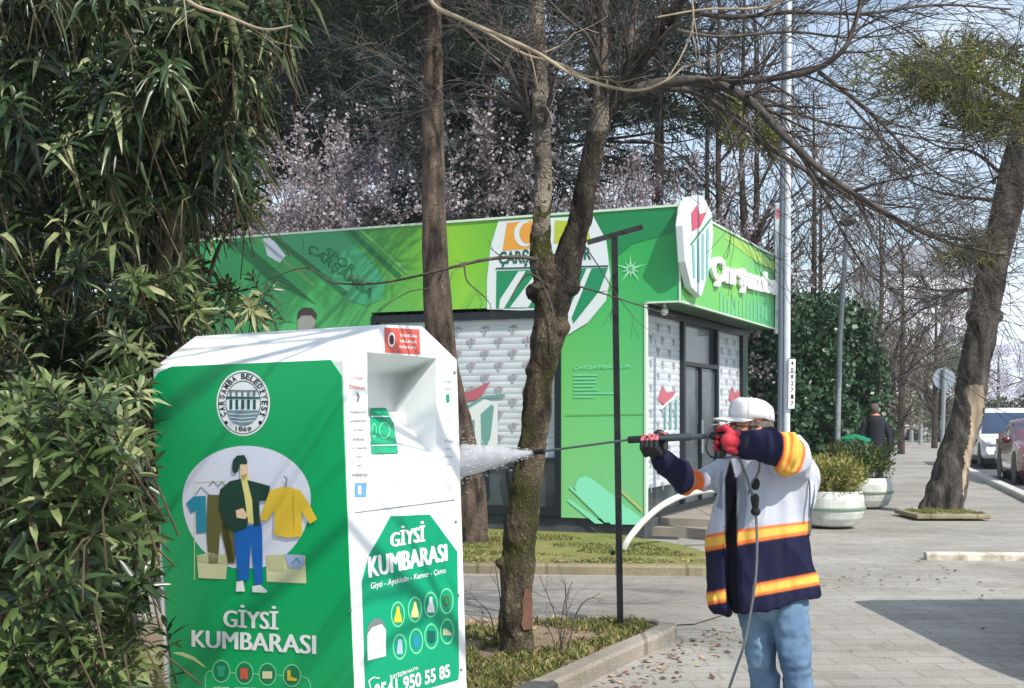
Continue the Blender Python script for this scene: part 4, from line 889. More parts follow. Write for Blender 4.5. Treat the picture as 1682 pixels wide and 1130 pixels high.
limb([(1150, 137, -.2), (1250, 160, .3), (1350, 200, .4), (1450, 215, .5), (1570, 235, .6), (1660, 225, .6)], .014, .004)
limb([(893, 428, -.03), (850, 422, -.15), (800, 426, -.2), (750, 437, -.25), (690, 452, -.2), (620, 465, -.1), (550, 464, 0), (500, 440, 0), (440, 460, .1)], .014, .003)
limb([(762, 435, -.25), (768, 462, -.25), (790, 482, -.25), (806, 500, -.25)], .006, .0025); limb([(730, 440, -.2), (712, 470, -.2), (670, 480, -.2), (620, 510, -.2)], .005, .0025)
limb([(900, 470, -.1), (870, 450, -.2), (850, 470, -.2), (840, 492, -.2)], .008, .004); limb([(880, 445, -.12), (905, 500, -.15), (915, 560, -.16)], .008, .006)
limb([(950, 470, -.05), (1000, 485, -.1), (1060, 505, -.1), (1110, 520, 0)], .007, .002); limb([(958, 400, 0), (985, 440, -.1), (1010, 480, -.2), (1040, 520, -.2)], .005, .002)
limb([(975, 260, 0), (1040, 230, .2), (1110, 250, .3), (1160, 300, .4), (1200, 330, .4)], .010, .003)
limb([(880, 330, 0), (840, 250, .2), (800, 215, .3), (740, 170, .3), (690, 150, .3)], .009, .003)
limb([(985, 205, 0), (940, 120, -.3), (900, 75, -.3), (840, 60, -.4)], .008, .003)
for i, (p, r_) in enumerate(limbs):
    L_b = sum((p[k+1]-p[k]).length for k in range(len(p)-1))
    if i in (12, 13, 14, 15, 16, 17, 18): sprout(cr, p, r_, max(2, int(L_b*5)), .16, g, 1, .8, .05, minr=.0016, kids=(1, 2))
    else: sprout(cr, p, r_, int(L_b*13), .55, g, 2, .75, .06, minr=.0019, kids=(2, 3), bias=Vector((.1, 0, -.05)))
for p, r_ in ((ll, lr), (rl_, rr_), (mid, [.03]*len(mid))): sprout(cr, p, r_, 14, .5, g, 2, .9, .0, start=.45, minr=.002)
cr.build('crown', twig_m, mt, smooth=True)

# --- bare tree standing just outside the frame on the right, its twigs hang into the top of the picture
g = random.Random(5); b2 = Vector((2.7, 3.3, 0)); ot = thing('bare_tree', 'leafless tree just outside the frame whose pale drooping twigs cross the top edge', 'tree', b2)
mb = MB(); mb.tube(catmull([b2-Z*.05, b2+Vector((0, 0, 1.5)), b2+Vector((-.1, 0, 3)), b2+Vector((-.05, -.1, 4.6))], 5), lerpr([.13, .1, .08, .05], 16), 14, lump=.1); mb.build('trunk', bark_pale, ot, smooth=True)
mb = MB()
def L2(pts, r0, r1, n, L, depth=2):
    p = catmull(pts, 6); r_ = lerpr([r0, r1], len(p)); mb.tube(p, r_, 6, cap=False); sprout(mb, p, r_, n, L, g, depth, .8, .15, minr=.0025)
L2([b2+Vector((-.1, 0, 3)), Vector((1.9, 3.4, 3.6)), Vector((1.0, 3.1, 4.1)), Vector((.2, 3.0, 4.3)), Vector((-.8, 3.6, 4.4))], .05, .015, 16, .8)
L2([b2+Vector((-.1, 0, 3.2)), Vector((2.0, 2.6, 4.0)), Vector((1.4, 2.0, 4.5)), Vector((.6, 1.8, 4.7))], .045, .015, 18, .9)
L2([b2+Vector((0, 0, 3.8)), Vector((2.2, 4.2, 4.4)), Vector((1.6, 4.6, 4.6))], .03, .01, 8, .7)
mb.build('crown', twig_m, ot, smooth=True)
mb = MB()
def L3(l, r0, r1, D_, n=3):
    p = catmull([W(x, y, D_+d) for x, y, d in l], 6); r_ = lerpr([r0, r1], len(p)); mb.tube(p, r_, 6, cap=False); sprout(mb, p, r_, n, .18, g, 1, .6, .0, minr=.0013, kids=(1, 2))
L3([(690, -110, 0), (705, -3, 0), (760, 32, 0), (830, 62, 0), (885, 88, 0), (940, 122, 0), (1000, 142, 0), (1050, 148, 0), (1095, 132, 0), (1125, 108, 0)], .0085, .0035, 4.2, 4)
L3([(720, 12, 0), (790, 48, .03), (860, 88, .05), (920, 105, .05), (985, 142, .03)], .005, .003, 4.2, 1)
L3([(895, 86, 0), (925, 72, 0), (945, 52, 0)], .003, .0015, 4.2, 1)
L3([(1085, -60, 0), (1130, -20, 0), (1138, 40, 0), (1120, 90, 0), (1096, 130, 0)], .004, .0025, 4.2, 2)
L3([(640, -160, 0), (705, -3, 0)], .01, .0085, 4.2, 0)
L3([(260, -60, 0), (310, 2, 0), (370, 25, 0), (432, 48, 0), (480, 42, 0)], .0075, .003, 4.0, 2)
L3([(1340, -40, 0), (1260, 10, .2), (1160, 15, .2), (1080, 28, .2)], .006, .003, 4.4, 2)
mb.build('twigs', twig_pale, ot, smooth=True)

# --- conifer needles
needle = M('needle_dark', C(28, 42, 32), .6, C(52, 66, 44), 3, transl=.06); needle_y = M('needle_yellow', C(96, 104, 40), .6, C(138, 134, 62), 4, transl=.25)
needle_b = M('needle_blue', C(18, 30, 32), .6, C(38, 54, 50), 3, transl=.04)
def tufts(name, cs, dirs, n_per, ln, wd, mats, parent, seed=1, spread=1.0, loc=None):
    g = np.random.default_rng(seed); cs = np.asarray(cs); dirs = np.asarray(dirs); k = np.repeat(np.arange(len(cs)), n_per); n = len(k)
    d = dirs[k]+g.normal(size=(n, 3))*spread; d /= np.linalg.norm(d, axis=1)[:, None]
    s_ = np.cross(d, g.normal(size=(n, 3))); s_ /= np.linalg.norm(s_, axis=1)[:, None]
    P = cs[k]+g.normal(size=(n, 3))*ln*.25; L = ln*(.6+.7*g.random(n))[:, None]; w_ = wd*(.6+.8*g.random(n))[:, None]
    V = np.stack([P-s_*w_*.5, P+s_*w_*.5, P+d*L], 1).reshape(-1, 3)
    return npmesh(name, V, np.arange(n*3).reshape(n, 3), mats, parent, mi=(g.random(n)*len(mats)).astype(int) if len(mats) > 1 else None, loc=loc)
def conifer(label, base, H, R_, z0, mats, seed, dens=1.0, lean=Vector((0, 0, 0)), barkm=None, zmax=12.5, name='pine_tree', tpts=None, tr_=.2, ln=.34, wd=.03, gap=.5, npt=16, nwh=1.0):
    g = random.Random(seed); t = thing(name, label, 'tree', base)
    tp = [base+Z*(H*f)+lean*f*f+Vector((g.uniform(-.08, .08), g.uniform(-.08, .08), 0))*(f > 0) for f in [0, .1, .2, .35, .5, .65, .8, 1]]; tp[0] = base-Z*.05; tp[-1] = base+Z*H+lean
    tp = tpts or tp
    tpp = catmull(tp, 4); rr = lerpr([tr_*1.15, tr_, tr_*.92, tr_*.85, tr_*.7, tr_*.5, tr_*.3, .02], len(tpp))
    mb = MB(); mb.tube(tpp, rr, 18, lump=.1); mb.build('trunk', barkm or bark_pine, t, smooth=True)
    lm = MB(); cs = []; ds = []; z = z0
    while z < min(H*.96, zmax):
        f = z/H; i = min(range(len(tpp)), key=lambda j: abs(tpp[j].z-z)); c = tpp[i].copy(); c.z = base.z+z
        rad = R_*(1-max(0, (z-z0)/(H-z0))**1.3)*g.uniform(.75, 1.1)
        for b in range(g.randint(3, 5)):
            a = g.uniform(0, 6.283); d = Vector((math.cos(a), math.sin(a), g.uniform(-.15, .25))); n = 7; p = c.copy(); pts = [p.copy()]; L = rad*g.uniform(.7, 1.1)
            for k in range(n): d = (d+Vector((g.uniform(-.15, .15), g.uniform(-.15, .15), -.06+.03*k))).normalized(); p = p+d*L/n; pts.append(p.copy())
            lm.tube(pts, lerpr([.045, .012], len(pts)), 5, cap=False)
            for k in range(2, len(pts)):
                for q in range(int(5*dens*(rad/3+.4))):
                    off = Vector((g.gauss(0, .32), g.gauss(0, .32), g.gauss(-.05, .16)))*(.5+rad*.16); c_ = pts[k]+off
                    if noise.noise(c_*1.1+Vector((seed*7, 0, 0))) < gap-.5: continue
                    cs.append(tuple(c_)); dd = (off.normalized()+d*.5); ds.append(tuple(dd))
                    if g.random() < .3: lm.tube([pts[k], c_], [.009, .004], 3, cap=False)
        z += g.uniform(.28, .5)/nwh
    lm.build('limbs', barkm or bark_dark, t, smooth=True)
    tufts('crown', cs, ds, npt, ln, wd, mats, t, seed, .7); return t
grp = 'dark conifers behind the shop'
conifer('straight brown pine trunk rising behind the donation container in front of the shop window', G(772, 897), 13, 2.6, 6.4, [needle, needle], 21, 1.1, Vector((-1.35, .3, 0)), zmax=9.4, tr_=.2, tpts=[W(773, 905, 14.61), W(768, 800, 14.6), W(748, 690, 14.6), W(728, 600, 14.6), W(718, 480, 14.6), W(712, 330, 14.6), W(711, 100, 14.6), W(710, -100, 14.6), W(705, -400, 14.6), W(700, -800, 14.6)])
CT = [((400, 30), 17, 4.2, 7.9, needle_b, 'dark conifer behind the shop at the left, just right of the oleander'), ((520, 31), 17, 4.4, 8.3, needle, 'broad dark conifer above the pink blossom, left of the brown pine trunk'),
      ((640, 30), 17, 4.2, 7.8, needle_b, 'dense dark conifer directly left of the brown pine trunk'), ((806, 22), 13, 2.3, 4.0, needle_b, 'blackish low-crowned conifer between the brown pine trunk and the forked tree'),
      ((975, 30), 16, 3.6, 7.6, needle, 'dark conifer crown seen inside the fork of the mossy tree'), ((1085, 27), 14, 2.8, 8.2, needle, 'thin-crowned green conifer right of the forked tree')]
for i, ((px, D_), H_, R_, z0, m_, lab) in enumerate(CT):
    o = conifer(lab, Vector(((px-CX)/F*D_, D_, 0)), H_, R_, z0, [m_, m_], 31+i, 1.7 if i < 4 else .9, zmax=13.6 if D_ > 26 else 11, gap=.38 if i < 4 else .5, wd=.035, barkm=bark_dark, tr_=.17)
    o['group'] = grp
# leaning pine at the right
b_ = G(1555, 842); D_ = b_.y; t = thing('leaning_pine', 'thick pine leaning right with a strip of bare pale wood on its trunk', 'tree', b_)
LR = [.39, .32, .275, .25, .238, .232, .228, .235, .225, .215, .2, .18, .16]
tp = catmull([W(1545, 852, D_), W(1550, 825, D_), W(1560, 785, D_), W(1568, 750, D_), W(1589, 680, D_), W(1600, 610, D_), W(1618, 512, D_), W(1634, 421, D_), W(1652, 351, D_), W(1668, 270, D_), W(1686, 190, D_), W(1730, -10, D_), W(1760, -200, D_)], 6)
mb = MB(); mb.tube(tp, lerpr(LR, len(tp)), 30, lump=.12)
for px, py, rr in ((1603, 522, .17), (1636, 520, .12), (1588, 612, .12), (1648, 300, .09)): mb.ell(W(px, py, D_-.05), (rr, rr, rr*.9), 14)
_me = remesh(mb, .022, 3); folds(_me, .02, 7, (1, 1, .35), 5); mb = None
BW = [(1588, 636), (1600, 630), (1613, 634), (1618, 650), (1614, 682), (1609, 705), (1603, 727), (1596, 752), (1589, 785), (1582, 815), (1579, 812), (1582, 770), (1588, 727), (1596, 690), (1593, 660)]
def wood(p):
    x = CX+F*p.x/p.y+5*noise.noise(p*7)+3*noise.noise(p*22); y = HY-F*(p.z-EYE)/p.y
    return 1 if p.y < D_+.02 and 625 < y < 820 and (lambda P: sum(((P[i][1] > y) != (P[i-1][1] > y)) and (x < (P[i-1][0]-P[i][0])*(y-P[i][1])/(P[i-1][1]-P[i][1])+P[i][0]) for i in range(len(P))) % 2)(BW) else 0
tk = put(_me, 'trunk', [bark('lean_bark', C(40, 38, 38), C(104, 98, 92), 6, (1, 1, .3)), M('bare_wood', C(92, 82, 70), .85, C(176, 158, 134), 6, (1, 1, .2), bump=.5, bscale=14)], t, wood)
g = random.Random(77); lm = MB(); cs = []; ds = []
def pinelimb(l, r0, dens=6, sp=.35):
    p = catmull([W(x, y, D_+d) for x, y, d in l], 5); lm.tube(p, lerpr([r0, .008], len(p)), 6, cap=False)
    for k in range(int(len(p)*.35), len(p)):
        for q in range(dens): off = Vector((g.gauss(0, sp), g.gauss(0, sp), g.gauss(-.06, sp*.42))); cs.append(tuple(p[k]+off)); ds.append(tuple(off.normalized()*.8+Vector((-.3, 0, .2))))
        lm.tube([p[k], p[k]+Vector((g.gauss(0, .3), g.gauss(0, .3), g.gauss(-.1, .3)))], [.01, .004], 4, cap=False)
pinelimb([(1690, 175, 0), (1640, 150, -.5), (1590, 120, -1), (1530, 105, -1.3), (1450, 128, -1.5)], .06, 6, .3)
pinelimb([(1680, 205, 0), (1650, 180, -.6), (1610, 165, -1), (1560, 140, -1.2), (1490, 160, -1.2)], .05, 5, .26)
pinelimb([(1700, 120, 0), (1650, 95, .5), (1590, 82, .8), (1540, 78, 1)], .05, 5, .28)
pinelimb([(1700, 130, 0), (1670, 190, -.6), (1620, 195, -1), (1580, 180, -1.2)], .04, 5, .24)
pinelimb([(1640, 408, 0), (1615, 402, -.3), (1590, 408, -.4), (1572, 420, -.5)], .03, 3, .16)
sprout(lm, [Vector(c) for c in cs[::9]], [.02]*len(cs[::9]), 60, .7, g, 1, 1.2, .0, minr=.006)
for l in ([(1636, 330, 0), (1600, 325, -.3), (1560, 320, -.5), (1500, 300, -.6), (1440, 260, -.7)], [(1622, 470, 0), (1560, 478, -.4), (1490, 470, -.8)], [(1632, 300, 0), (1640, 292, -.4), (1690, 310, -.5)], [(1660, 300, 0), (1600, 250, .3), (1540, 240, .4), (1480, 200, .5)]):
    p = catmull([W(x, y, D_+d) for x, y, d in l], 5); r_ = lerpr([.035, .007], len(p)); lm.tube(p, r_, 6, cap=False); sprout(lm, p, r_, 16, .9, g, 2, .8, .08, minr=.005)
lm.build('limbs', bark_dark, t, smooth=True)
tufts('crown', cs, ds, 22, .3, .02, [needle_y, needle, needle_y], t, 5, .8)
mb = MB(); q = G(1562, 850)
vs = [(q.x+.95*math.cos(a), q.y+.1+.6*math.sin(a)) for a in np.linspace(0, 6.283, 20, endpoint=False)]
mb.prism([(q.x+x_, q.y+y_, .0) for x_, y_ in ((-.62, -.3), (.5, -.3), (.5, .8), (-.62, .8))], (0, 0, .07)); tag(mb.build('tree_kerb', kerb2_m, loc=q, bevel=.02), kind='structure')
leafcloud('grass', [(q.x+random.uniform(-.5, .4), q.y+random.uniform(-.2, .7), .06) for _ in range(60)], 1400, .09, .05, .006, [M('grass_blade', C(102, 108, 52), .7, C(140, 136, 80), 3, transl=.2)], None, up=2.5, zs=.1, seed=3)['kind'] = 'stuff'

# --- blossom trees behind the shop
petal = M('blossom', C(168, 158, 164), .75, C(198, 190, 196), 5, transl=.3); petal2 = M('blossom_deep', C(134, 122, 128), .75, C(164, 152, 158), 5, transl=.3)  # paler and deeper petal tones, mixed at random
def blossom(label, base, H, seed, nb=9000, R_=1.0, sz=.035, z1=1.3, dark=False, group='pink blossom trees behind the shop'):
    g = random.Random(seed); t = thing('blossom_tree', label, 'tree', base, group)
    tr = MB(); tw = []; cr = MB(); tr.tube([base-Z*.05, base+Z*z1], [.14, .12], 10, cap=False)
    for k in range(8):
        a = k*.785+g.uniform(-.3, .3); grow(cr, base+Z*(z1-.1), Vector((math.cos(a)*.55*R_, math.sin(a)*.55*R_, 1)), H*.5, .05, 4, g, .5, -.03, tw, .008, (2, 4), 5, .16, tr)
    cc = []
    for k in range(330):
        a = g.uniform(0, 6.283); r_ = 1.75*R_*math.sqrt(g.random()); zz = H*(.22+.62*g.random())*(1-.12*(r_/1.75)**2)
        p0 = base+Vector((r_*math.cos(a), r_*math.sin(a), zz)); L = g.uniform(.5, 1.15); d = Vector((g.gauss(0, .22)+.25*math.cos(a), g.gauss(0, .22), 1)).normalized()
        ps_ = [p0+d*L*q/5+Vector((g.gauss(0, .02), g.gauss(0, .02), 0)) for q in range(6)]; cr.tube(ps_, lerpr([.012, .006], 6), 3, cap=False); cc += [tuple(p) for p in ps_]
    tr.build('trunk', bark_dark, t, smooth=True); cr.build('branches', M('blossom_twig', C(112, 98, 98), .9), t)
    leafcloud('crown', cc+[tuple(p) for p in tw], nb, .10, sz*1.5, sz*.75, [petal, petal2], t, up=.2, seed=seed); return t
for i, (px, D_, H_, lab) in enumerate(((440, 23, 6.0, 'pink blossom tree above the left end of the shop roof'), (560, 24.5, 5.9, 'pink blossom tree in the middle of the roofline left of the pine trunk'), (665, 23.5, 5.9, 'pink blossom tree just left of the brown pine trunk'), (612, 22.5, 5.9, 'pink blossom tree above the player picture on the shop wall'), (725, 23.8, 5.7, 'pink blossom tree showing just right of the brown pine trunk'), (980, 23.2, 5.6, 'pink blossom tree directly behind the large crest on the shop wall'), (770, 25.5, 5.0, 'pink blossom tree seen between the pine trunk and the forked tree'),
                                       (930, 24, 5.2, 'pink blossom tree seen inside the fork of the mossy tree'), (1020, 25, 5.7, 'pink blossom tree above the shop roof right of the forked tree'))):
    blossom(lab, Vector(((px-CX)/F*D_, D_, 0)), H_, 50+i, 26000, sz=.042)
# --- bare tall trees right of the shop
g = random.Random(9); lim_y = M('mistletoe_leaf', C(110, 116, 44), .6, C(140, 142, 66), 5, transl=.25)
BT = [(1165, 27, 10, .12), (1195, 24.5, 11, .11), (1222, 31, 12, .14), (1250, 26, 11, .13), (1262, 34, 12, .15), (1330, 30, 9.5, .12), (1355, 36, 9, .14), (1420, 40, 8.6, .15), (1480, 48, 8.5, .15), (1535, 56, 7.8, .15)]
BL_ = ['bare tree behind the crest sign, leftmost of the leafless trees', 'slender bare tree just right of the crest sign', 'tall bare tree behind the shop fascia lettering', 'tall bare tree left of the white lamp post, green mistletoe in it', 'dark bare trunk directly left of the white lamp post', 'bare tree directly right of the white lamp post', 'twiggy bare tree behind the slim grey lamp post', 'brownish bare tree above the ivy mass', 'brownish bare tree beyond the footpath end', 'far bare tree behind the round sign']
for i, ((px, D_, H_, r_), lab) in enumerate(zip(BT, BL_)):
    b = Vector(((px-CX)/F*D_, D_, 0)); t = thing('bare_tree', lab, 'tree', b, 'leafless trees right of the shop'); tr = MB(); cr = MB(); tw = []
    ln_ = Vector((g.uniform(-.25, .25), 0, 0)); p = catmull([b-Z*.05, b+Z*H_*.3+ln_, b+Z*H_*.6+ln_*2.4, b+Z*H_+ln_*2], 5); rd = lerpr([r_, r_*.8, r_*.5, .02], len(p)); tr.tube(p, rd, 9, cap=False)
    for k in range(26 if i < 5 else 32):
        j = g.randint(4 if i < 5 else 2, len(p)-1); a = g.uniform(0, 6.283); grow(cr, p[j], Vector((math.cos(a)*.8, math.sin(a)*.8, g.uniform(.5, 1.2))), g.uniform(1.3, 2.4)*(1 if i < 6 else 1.3), max(.018, rd[j]*.4), 2, g, .5, 0, tw, .0085 if i < 7 else .014, (2, 4), 5, .15, tr)
    tr.build('trunk', bark_dark, t, smooth=True); cr.build('crown', twig_m if i < 5 else twig_far, t)
    if i in (1, 3):
        c = [tuple(W(*q)) for q in (((1208, 222, 24.5), (1202, 180, 24.5)) if i == 1 else ((1265, 228, 26), (1258, 205, 26), (1272, 240, 26)))]
        leafcloud('mistletoe', c, 1400, .3, .13, .018, [lim_y], t, seed=i)
# --- ivy-covered mass and hedge
ivy = M('ivy_leaf', C(36, 68, 44), .4, C(66, 98, 64), 4, transl=.12, spec=.6)
def ivytree(label, px, D_, top, rx, seed, n, nm='ivy_tree', mats=None, zlo=.2):
    b = Vector(((px-CX)/F*D_, D_, 0)); t = thing(nm, label, 'tree', b); g = np.random.default_rng(seed)
    mb = MB(); mb.tube([b-Z*.05, b+Z*top*.5, b+Z*top*.9], [.18, .12, .05], 9)
    for k in range(7):
        a = g.random()*6.28; mb.tube([b+Z*top*(.2+.08*k), b+Vector((math.cos(a)*rx*.7, math.sin(a)*rx*.7, top*(.35+.08*k)))], [.06, .02], 5)
    mb.build('trunk', bark_dark, t, smooth=True)
    m = 60; an = g.random(m)*6.28; zz = zlo+(top-zlo)*g.random(m); rr = rx*np.sqrt(g.random(m))*(1-.55*(zz/top)**2)*(.7+.5*g.random(m))
    cs = np.stack([b.x+rr*np.cos(an), b.y+rr*np.sin(an)*.8, zz], 1); leafcloud('crown', cs, n, .52, .12, .05, mats or [ivy], t, seed=seed, up=-.2); return t
ivytree('dark green ivy-clad tree directly right of the white lamp post', 1325, 25.5, 3.7, 1.0, 3, 14000)
ivytree('dark green ivy-clad tree behind the slim grey lamp post', 1378, 27.5, 4.1, .85, 4, 15000)
ivytree('low ivy bush at the edge of the footpath behind the man in black', 1412, 42, 3.6, .8, 8, 7000)
ivytree('dark ivied trunk under the shop canopy at the left of the lamp post', 1258, 24.5, 3.9, .8, 5, 9000)
brn = M('thicket_leaf', C(104, 96, 78), .8, C(128, 120, 96), 3)
far_g = M('far_leaf', C(70, 84, 66), .7, C(98, 106, 84), 2)
for i, (px, D_, top, rx, m_, lab) in enumerate(((1468, 62, 6.0, 2.6, brn, 'brownish thicket at the end of the footpath'), (1500, 75, 5.5, 3.2, brn, 'brownish thicket behind the thin pale post'), (1545, 68, 5.6, 2.8, far_g, 'grey-green tree behind the round sign'), (1585, 80, 7.2, 2.8, far_g, 'grey-green tree left of the leaning trunk in the distance'),
                                      (1430, 70, 7, 3.0, brn, 'brownish thicket above the ivy bush'), (1640, 90, 6.5, 4, M('far_blossom', C(176, 170, 184), .8, C(196, 190, 204), 2), 'pale lilac-grey tree mass behind the white van'), (1700, 95, 7.5, 4.5, MATS['far_blossom'], 'pale lilac-grey tree mass at the right edge'), (1340, 60, 6.8, 3.2, brn, 'brownish thicket behind the lamp posts'))):
    ivytree(lab, px, D_, top, rx, 60+i, 7000, 'far_tree', [m_])
far_sh = M('hedge_leaf', C(52, 62, 48), .7, C(76, 82, 60), 2)
mb = MB(); 
hc = [(x, 84+random.uniform(-2, 2), random.uniform(.2, 2.0)) for x in np.linspace(10, 42, 70)]
h = leafcloud('far_hedge', hc, 16000, .9, .3, .12, [far_sh], None, seed=6, loc=(26, 84, 0)); tag(h, 'low dark hedge running across the end of the footpath', 'hedge')
hc = [(x, 27+random.uniform(-1, 1), random.uniform(.2, 2.4)) for x in np.linspace(-14, 4.4, 70)]
h = leafcloud('hedge', hc, 15000, .8, .2, .06, [ivy, far_sh], None, seed=7, loc=(-5, 27, 0)); tag(h, 'dark hedge behind the shop', 'hedge')

# ================================================================== OLEANDER SHRUBS (long lance leaves in whorls)
ol1 = M('oleander_leaf', C(30, 50, 28), .33, C(66, 88, 46), 7, transl=.15, spec=.55); ol2 = M('oleander_leaf_highlight', C(100, 118, 72), .42, C(166, 170, 126), 9, transl=.15, spec=.45); ol3 = M('oleander_leaf_dark', C(14, 28, 18), .36, C(34, 54, 30), 6, transl=.06, spec=.5)  # leaf highlights put into colour: a pale share against darker leaves
ol_st = M('oleander_stem', C(62, 60, 42), .85, C(104, 90, 68), 16)
def inpoly(x, y, P):
    c = False; j = len(P)-1
    for i in range(len(P)):
        if (P[i][1] > y) != (P[j][1] > y) and x < (P[j][0]-P[i][0])*(y-P[i][1])/(P[j][1]-P[i][1])+P[i][0]: c = not c
        j = i
    return c
def oleander(label, region, D0_, D1_, n, base, seed, ln=.135, droop=.35, mats=(ol1, ol2, ol3), nl=16, trunks=(), wmul=1.0, tree=False):
    g = np.random.default_rng(seed); gr = random.Random(seed); t = thing('oleander', label, 'shrub', base)
    xs = [p[0] for p in region]; ys = [p[1] for p in region]; cs = []; 
    while len(cs) < n:
        x = gr.uniform(min(xs), max(xs)); y = gr.uniform(min(ys), max(ys))
        if not inpoly(x, y, region): continue
        D = gr.uniform(D0_, D1_); p = W(x, y, D)
        if p.z < .05: continue
        # clumpy: leave gaps
        if noise.noise(p*2.3+Vector((seed, 0, 0))) < -.12: continue
        cs.append(p)
    V = []; Fq = []; MI = []; mb = MB()
    for c in cs:
        ax = Vector((gr.gauss(0, .5), gr.gauss(-.25, .5), gr.uniform(.3, 1.1))).normalized(); u = ax.orthogonal().normalized(); w_ = ax.cross(u)
        Lst = gr.uniform(.06, .18); m0 = gr.choices(range(len(mats)), [5, 2, 4][:len(mats)])[0]
        mb.tube([c-ax*gr.uniform(.12, .25)+Vector((0, .12, -.12)), c-ax*.06, c+ax*Lst], [.0045, .004, .003], 4, cap=False)
        k_ = nl+gr.randint(-4, 5); rot = gr.uniform(0, 6.283)
        for k in range(k_):
            f = k/k_; a = rot+k*2.4; open_ = R(86-50*f**1.5+gr.uniform(-12, 12)); p0 = c+ax*(Lst*f-.02)
            rad = u*math.cos(a)+w_*math.sin(a); d = (ax*math.cos(open_)+rad*math.sin(open_)).normalized(); L = ln*gr.uniform(.65, 1.25)*(1-.35*f); wd = L*.092*gr.uniform(.8, 1.25)*wmul
            s_ = d.cross(ax); s_ = s_.normalized() if s_.length > .05 else u
            dz = Vector((0, 0, -1))*droop*gr.uniform(.3, 1.4)
            p1 = p0+d*L*.3+dz*L*.05; p2 = p0+d*L*.65+dz*L*.28; p3 = p0+d*L+dz*L*.75; up_ = s_.cross(d)*wd*.25
            o = len(V); V += [p0, p1-s_*wd+up_, p1-up_*.4, p1+s_*wd+up_, p2-s_*wd*.85+up_, p2-up_*.4, p2+s_*wd*.85+up_, p3]
            Fq += [(o, o+2, o+1), (o, o+3, o+2), (o+1, o+2, o+5), (o+1, o+5, o+4), (o+2, o+3, o+6), (o+2, o+6, o+5), (o+4, o+5, o+7), (o+5, o+6, o+7)]
            mm = m0 if gr.random() < .8 else gr.randrange(len(mats)); MI += [mm]*8
    npmesh('foliage', np.array([tuple(v) for v in V]), np.array(Fq), list(mats), t, mi=np.array(MI))
    for l, r0, r1 in trunks:
        p = catmull([W(*q) for q in l], 6); mb.tube(p, lerpr([r0, r1], len(p)), 10, lump=.15)
    mb.build('stems', ol_st, t, smooth=True); return t
olb = M('oleander_leaf_fresh', C(60, 82, 42), .5, C(104, 122, 72), 7, transl=.15, spec=.35); olp = M('oleander_leaf_sunlit', C(104, 120, 70), .5, C(156, 162, 116), 9, transl=.15, spec=.35)
oleander('bushy pale-leaved oleander in the bottom left corner, its lowest leaves overlapping the green poster', [(-70, 700), (60, 640), (130, 690), (190, 650), (240, 740), (235, 860), (258, 960), (285, 1050), (280, 1180), (-70, 1180)], 3.7, 4.9, 250, Vector((-1.65, 4.4, 0)), 3, .13, .3, mats=(olb, olp, ol1), wmul=1.2,
         trunks=[([(120, 1250, 4.5), (130, 1000, 4.5), (140, 850, 4.4)], .02, .01), ([(60, 1250, 4.4), (40, 950, 4.4), (30, 750, 4.4)], .02, .01), ([(200, 1250, 4.6), (215, 1050, 4.5), (225, 900, 4.5)], .018, .008)])
oleander('mid-height oleander left of the donation container, stems showing above', [(-70, 420), (40, 440), (110, 420), (200, 470), (300, 440), (335, 520), (250, 590), (238, 700), (240, 900), (180, 900), (-70, 760)], 4.9, 5.9, 330, Vector((-2.2, 5.5, 0)), 5, .14, .45,
         trunks=[([(150, 1150, 5.6), (120, 800, 5.6), (90, 520, 5.5), (85, 380, 5.5)], .022, .012), ([(110, 1150, 5.5), (95, 700, 5.5), (100, 460, 5.5), (60, 300, 5.5)], .02, .01), ([(60, 1150, 5.4), (70, 700, 5.4), (75, 480, 5.4)], .018, .01), ([(190, 1150, 5.8), (200, 700, 5.8), (205, 500, 5.8)], .012, .008)], mats=(olb, ol2, ol3))
oleander('tall dark oleander with drooping leaves filling the top left corner', [(-70, -80), (500, -80), (470, 60), (435, 160), (410, 260), (330, 330), (250, 380), (150, 420), (60, 380), (-70, 460)], 5.0, 7.2, 760, Vector((-2.6, 6.3, 0)), 7, .17, 1.0,
         trunks=[([(262, 900, 6.3), (258, 600, 6.3), (262, 480, 6.3), (272, 400, 6.3), (290, 320, 6.3), (330, 240, 6.2)], .055, .03), ([(288, 600, 6.4), (292, 470, 6.4), (288, 380, 6.4), (262, 300, 6.4), (250, 180, 6.4)], .05, .02), ([(150, 700, 6.2), (140, 400, 6.2), (150, 150, 6.2)], .02, .012)], mats=(ol1, ol2, ol3), wmul=.9)
oleander('thin oleander branches hanging in front of the green shop wall above the container', [(300, 330), (420, 280), (432, 330), (400, 400), (440, 470), (455, 530), (380, 540), (300, 530), (215, 540), (300, 430)], 6.6, 7.4, 62, Vector((-2.1, 7.1, 0)), 9, .15, .5,
         trunks=[([(300, 900, 7.1), (330, 600, 7.1), (345, 450, 7.1), (390, 340, 7.1)], .02, .008), ([(300, 800, 7.1), (300, 560, 7.1), (400, 500, 7.0)], .016, .006)], mats=(ol1, ol2))
oleander('dense dark oleander clump behind the others at the left edge', [(-120, -80), (330, -80), (380, 100), (340, 300), (250, 420), (330, 560), (250, 620), (250, 1000), (-120, 1000)], 7.2, 8.6, 620, Vector((-3.1, 7.9, 0)), 13, .2, .7, mats=(ol3, ol3), wmul=1.3, nl=14,
         trunks=[([(200, 900, 8), (190, 500, 8), (210, 200, 8)], .05, .02), ([(20, 900, 8), (40, 500, 8), (60, 100, 8)], .05, .02), ([(110, 900, 8), (120, 500, 8), (130, 200, 8)], .04, .02)])

